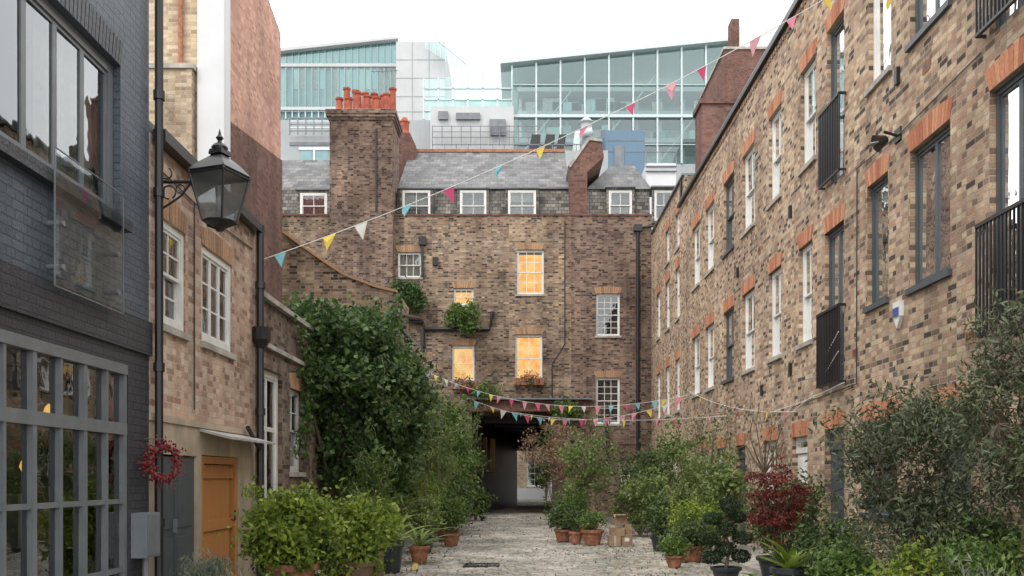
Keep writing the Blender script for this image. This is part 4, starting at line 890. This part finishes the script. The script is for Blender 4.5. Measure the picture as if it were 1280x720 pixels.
def wallplant(name,a,b,c,d,dist,leaf,size=.12,nc=24,per=110):
    g=G(name); x0,x1,z0,z1=SX(a,dist),SX(b,dist),SZ(d,dist),SZ(c,dist)
    lf=g.mb('foliage',L[leaf]); cc=crown(lf,((x0+x1)/2,dist-.1,(z0+z1)/2),((x1-x0)/2*.85,.3,(z1-z0)/2*.85),nc,per,.32,size,.6,(0,0,-.3),.2)
    b_=g.mb('stems',M['bark'])
    for q in cc[::3]: b_.tube([((x0+x1)/2,dist+.02,z0+.2),tuple((Vector(q)+Vector(((x0+x1)/2,dist,z0+.2)))/2),tuple(q)],[.02,.015,.005],5)
    g.done()
wallplant('wall_fern',487,535,346,392,35.6,'ivy',nc=30); wallplant('wall_fern',560,598,379,417,35.7,'fresh'); wallplant('window_box_plant',646,678,471,480,35.8,'mid',.08,12,40); wallplant('window_box_flowers',648,676,469,476,35.65,'flower',.06,8,16)
wallplant('window_box_plant',564,598,474,486,35.8,'rust',.09,14,60); wallplant('ledge_plant',684,738,500,524,35.7,'fresh',nc=22,per=80); wallplant('ledge_plant',655,676,530,590,35.6,'rust',.1,14,50)
wallplant('ledge_plant',590,625,478,500,35.8,'fresh',.1,14,60); wallplant('ledge_plant',672,692,520,640,35.2,'mid',nc=22,per=60)
shrub('rust_leaved_shrub',1.15,29,1.2,3.2,.65,'rust',.11,.4,34,70,.36,trunk=.015)
tree('small_tree',1.65,22.5,2.6,1.85,.72,'bamboo',.09,.5,44,70,.28,pt=(.24,.32,'terracotta'),z0=.03)
tree('bare_sapling',2.0,24.5,3.6,2.3,.8,'fresh',.07,.5,30,20,.3,z0=.03)
shrub('potted_shrub',1.0,21.5,.25,.95,.34,'mid',.08,.5,26,110,.22,pt=(.2,.28,'terracotta'),z0=.03)
shrub('potted_shrub',1.35,23.8,.3,1.4,.5,'fresh',.08,.5,30,100,.28,pt=(.2,.28,'darkpot'),z0=.03)
shrub('potted_shrub',1.6,20.3,.35,.75,.26,'fresh',.07,.4,16,80,.18,pt=(.24,.34,'terracotta'),z0=.03)
shrub('potted_shrub',1.25,20.6,.35,.8,.2,'mid',.07,.4,12,70,.16,pt=(.15,.28,'terracotta'),z0=.03)
shrub('rhododendron_shrub',3.4,25.5,.2,2.5,.8,'mid',.12,.4,46,110,.4); shrub('rhododendron_shrub',3.0,23,.2,1.6,.7,'bamboo',.11,.35,40,100,.35)
shrub('viburnum_shrub',4.2,24,.2,3.0,.7,'fresh',.1,.5,40,90,.4); shrub('potted_shrub',2.85,18.7,.3,1.1,.38,'mid',.08,.45,26,110,.23,pt=(.2,.3,'darkpot'),z0=.03)
bamboo('viburnum_shrub',3.7,20,1.9,.7,'bamboo',26,110,.11,.35); shrub('hebe_shrub',3.3,17.3,.15,1.2,.5,'lime',.07,.4,36,110,.26)
shrub('hebe_shrub',3.05,16.3,.1,.8,.38,'mid',.07,.45,30,110,.22,pt=(.22,.28,'terracotta'),z0=.03); shrub('hydrangea_shrub',3.95,18,.3,2.0,.65,'bamboo',.1,.5,40,100,.33)
tree('wall_rose',4.6,17.3,3.0,2.2,.7,'rust',.05,.5,26,16,.3); tree('wall_rose',4.5,21.5,3.0,2.1,.8,'fresh',.07,.5,32,30,.3)
shrub('potted_shrub',2.55,15.2,.2,.62,.22,'fresh',.06,.45,18,90,.16,pt=(.15,.2,'terracotta'),z0=.03)
tree('japanese_maple',3.62,13.1,1.8,1.15,.5,'maple',.06,.4,74,70,.2,pt=(.24,.3,'darkpot'),tr=.022,flat=.3)
shrub('skimmia_shrub',4.2,14.5,.2,1.5,.6,'mid',.08,.45,44,110,.3); shrub('skimmia_shrub',4.1,12.2,.15,1.0,.45,'mid',.08,.45,36,100,.26)
g=G('cloud_pruned_topiary'); tx,ty=2.82,12.6; pot(g,(tx,ty,.05),.2,.24,M['darkpot']); b=g.mb('trunk',M['bark']); b.tube([(tx,ty,.27),(tx+.05,ty,.55),(tx-.04,ty,.85),(tx+.02,ty,1.15)],[.028,.022,.018,.01],7)
for dx,dz,r_ in ((.02,1.14,.15),(-.18,.95,.13),(.18,.97,.13),(-.01,.81,.14),(-.22,.67,.13),(.21,.69,.14),(.0,.53,.15),(.2,.44,.13),(-.2,.42,.14)):
    c=np.array([tx+dx,ty+R.uniform(-.12,.12),dz]); d=NR.normal(size=(1100,3)); d/=np.linalg.norm(d,axis=1)[:,None]
    g.mb('foliage',L['box']).leaves(c+d*np.array([1,1,.66])*r_*NR.uniform(.7,1.1,(1100,1)),.028,.6); b.tube([(tx,ty,dz-.08),(tx+dx*.6,ty,dz-.06),tuple(c)],[.014,.011,.008],5)
g.done()
blades('hellebore_plant',3.2,10.9,24,.5,.11,'lime',pt=(.22,.36,'darkpot'),droop=.35)
blades('fatsia_plant',3.75,11.2,26,.55,.14,'fresh',z0=.2)
blades('hellebore_plant',3.05,11.6,22,.36,.09,'fresh',z0=.09,droop=.6)
tree('olive_tree',3.85,9.2,2.5,1.7,.72,'olive',.075,.28,110,95,.25,pt=(.26,.36,'terracotta'),tr=.03)
tree('olive_tree',4.1,7.5,2.98,2.05,.6,'olive',.07,.28,100,90,.23,pt=(.26,.36,'terracotta'),tr=.03)
shrub('olive_shrub',3.95,8.8,.5,1.5,.6,'olive',.07,.28,60,100,.26)
shrub('choisya_shrub',3.9,7.6,.1,1.05,.5,'fresh',.065,.4,44,110,.24); shrub('choisya_shrub',4.45,8.6,.2,1.3,.5,'ivy',.07,.5,40,110,.26)
shrub('choisya_shrub',3.6,10.1,.1,.85,.45,'mid',.065,.4,38,110,.22); shrub('lavender_plant',3.6,7.0,.1,.75,.35,'lav',.08,.14,20,120,.2,bias=(0,0,1.4))
shrub('geranium_plant',3.35,9.3,.3,.85,.32,'fresh',.06,.6,24,90,.18,pt=(.2,.28,'terracotta')); shrub('fuchsia_plant',3.5,8.3,.3,1.0,.34,'lime',.055,.5,26,80,.18,pt=(.2,.28,'darkpot'))
blades('hellebore_plant',4.2,7.9,22,.5,.12,'lime',z0=.5)
g=G('cardboard_box_stack'); b=g.mb('boxes',M['card']); bx,by=SX(774,20),20
b.box(bx-.24,bx+.02,by-.2,by+.2,.04,.26); b.box(bx+.04,bx+.27,by-.16,by+.2,.04,.30); b.box(bx-.2,bx+.1,by-.18,by+.15,.261,.44); b.box(bx+.11,bx+.26,by-.1,by+.2,.301,.5); b.box(bx-.1,bx+.16,by-.1,by+.15,.501,.66)
for s_ in (-1,1): b.face((bx-.1,by+.02+s_*.12,.66),(bx+.16,by+.02+s_*.12,.66),(bx+.16,by+.02+s_*.24,.71),(bx-.1,by+.02+s_*.24,.71))
g.mb('tape',M['interl']).box(bx-.13,bx-.09,by-.203,by-.2005,.04,.26); g.mb('labels',M['white']).box(bx+.1,bx+.2,by-.164,by-.1605,.14,.22); g.done()
g=G('wooden_planter'); b=g.mb('planks',M['plank'])
for i in range(5): b.box(-2.55,-1.95,12.6,13.0,.04+i*.085,.12+i*.085)
for x in (-2.57,-1.98): b.box(x,x+.05,12.57,13.03,.03,.47)
g.mb('soil',M['soil']).box(-2.5,-2.0,12.62,12.98,.45,.46); g.done()
shrub('potted_shrub',-2.25,12.8,.45,.85,.3,'mid',.06,.4,16,90,.2,z0=.45)

# ================================================================ LIGHT, WORLD, CAMERA
w=bpy.data.worlds.new('World'); sc.world=w; w.use_nodes=True; t=w.node_tree; t.nodes.clear()
sky=t.nodes.new('ShaderNodeTexSky'); sky.sky_type='NISHITA'; sky.sun_disc=False; el,rt=math.radians(50),math.radians(215); sky.sun_elevation=el; sky.sun_rotation=rt
mx=t.nodes.new('ShaderNodeMix'); mx.data_type='RGBA'; mx.inputs[0].default_value=.9; t.links.new(sky.outputs[0],mx.inputs[6]); mx.inputs[7].default_value=(17.2,17.2,17.1,1)
bg=t.nodes.new('ShaderNodeBackground'); bg.inputs[1].default_value=.142; t.links.new(mx.outputs[2],bg.inputs[0]); ow=t.nodes.new('ShaderNodeOutputWorld'); t.links.new(bg.outputs[0],ow.inputs[0])
sn=bpy.data.lights.new('sun','SUN'); sn.energy=1.5; sn.angle=math.radians(12); sn.color=(1,.95,.88); so=bpy.data.objects.new('sun',sn); sc.collection.objects.link(so)
dv=Vector((math.sin(rt)*math.cos(el),math.cos(rt)*math.cos(el),math.sin(el))); so.rotation_euler=dv.to_track_quat('Z','Y').to_euler(); so.location=(0,0,30)
cam=bpy.data.cameras.new('camera'); co=bpy.data.objects.new('camera',cam); sc.collection.objects.link(co); co.location=(0,0,EYE); co.rotation_euler=(math.pi/2,0,0)
cam.sensor_width=36; cam.lens=F/1280*36; cam.shift_y=238/1280; cam.shift_x=-10/1280; cam.clip_start=.1; cam.clip_end=2000; sc.camera=co
sc.view_settings.view_transform='Standard'; sc.view_settings.look='None'; sc.view_settings.exposure=0; sc.view_settings.gamma=1
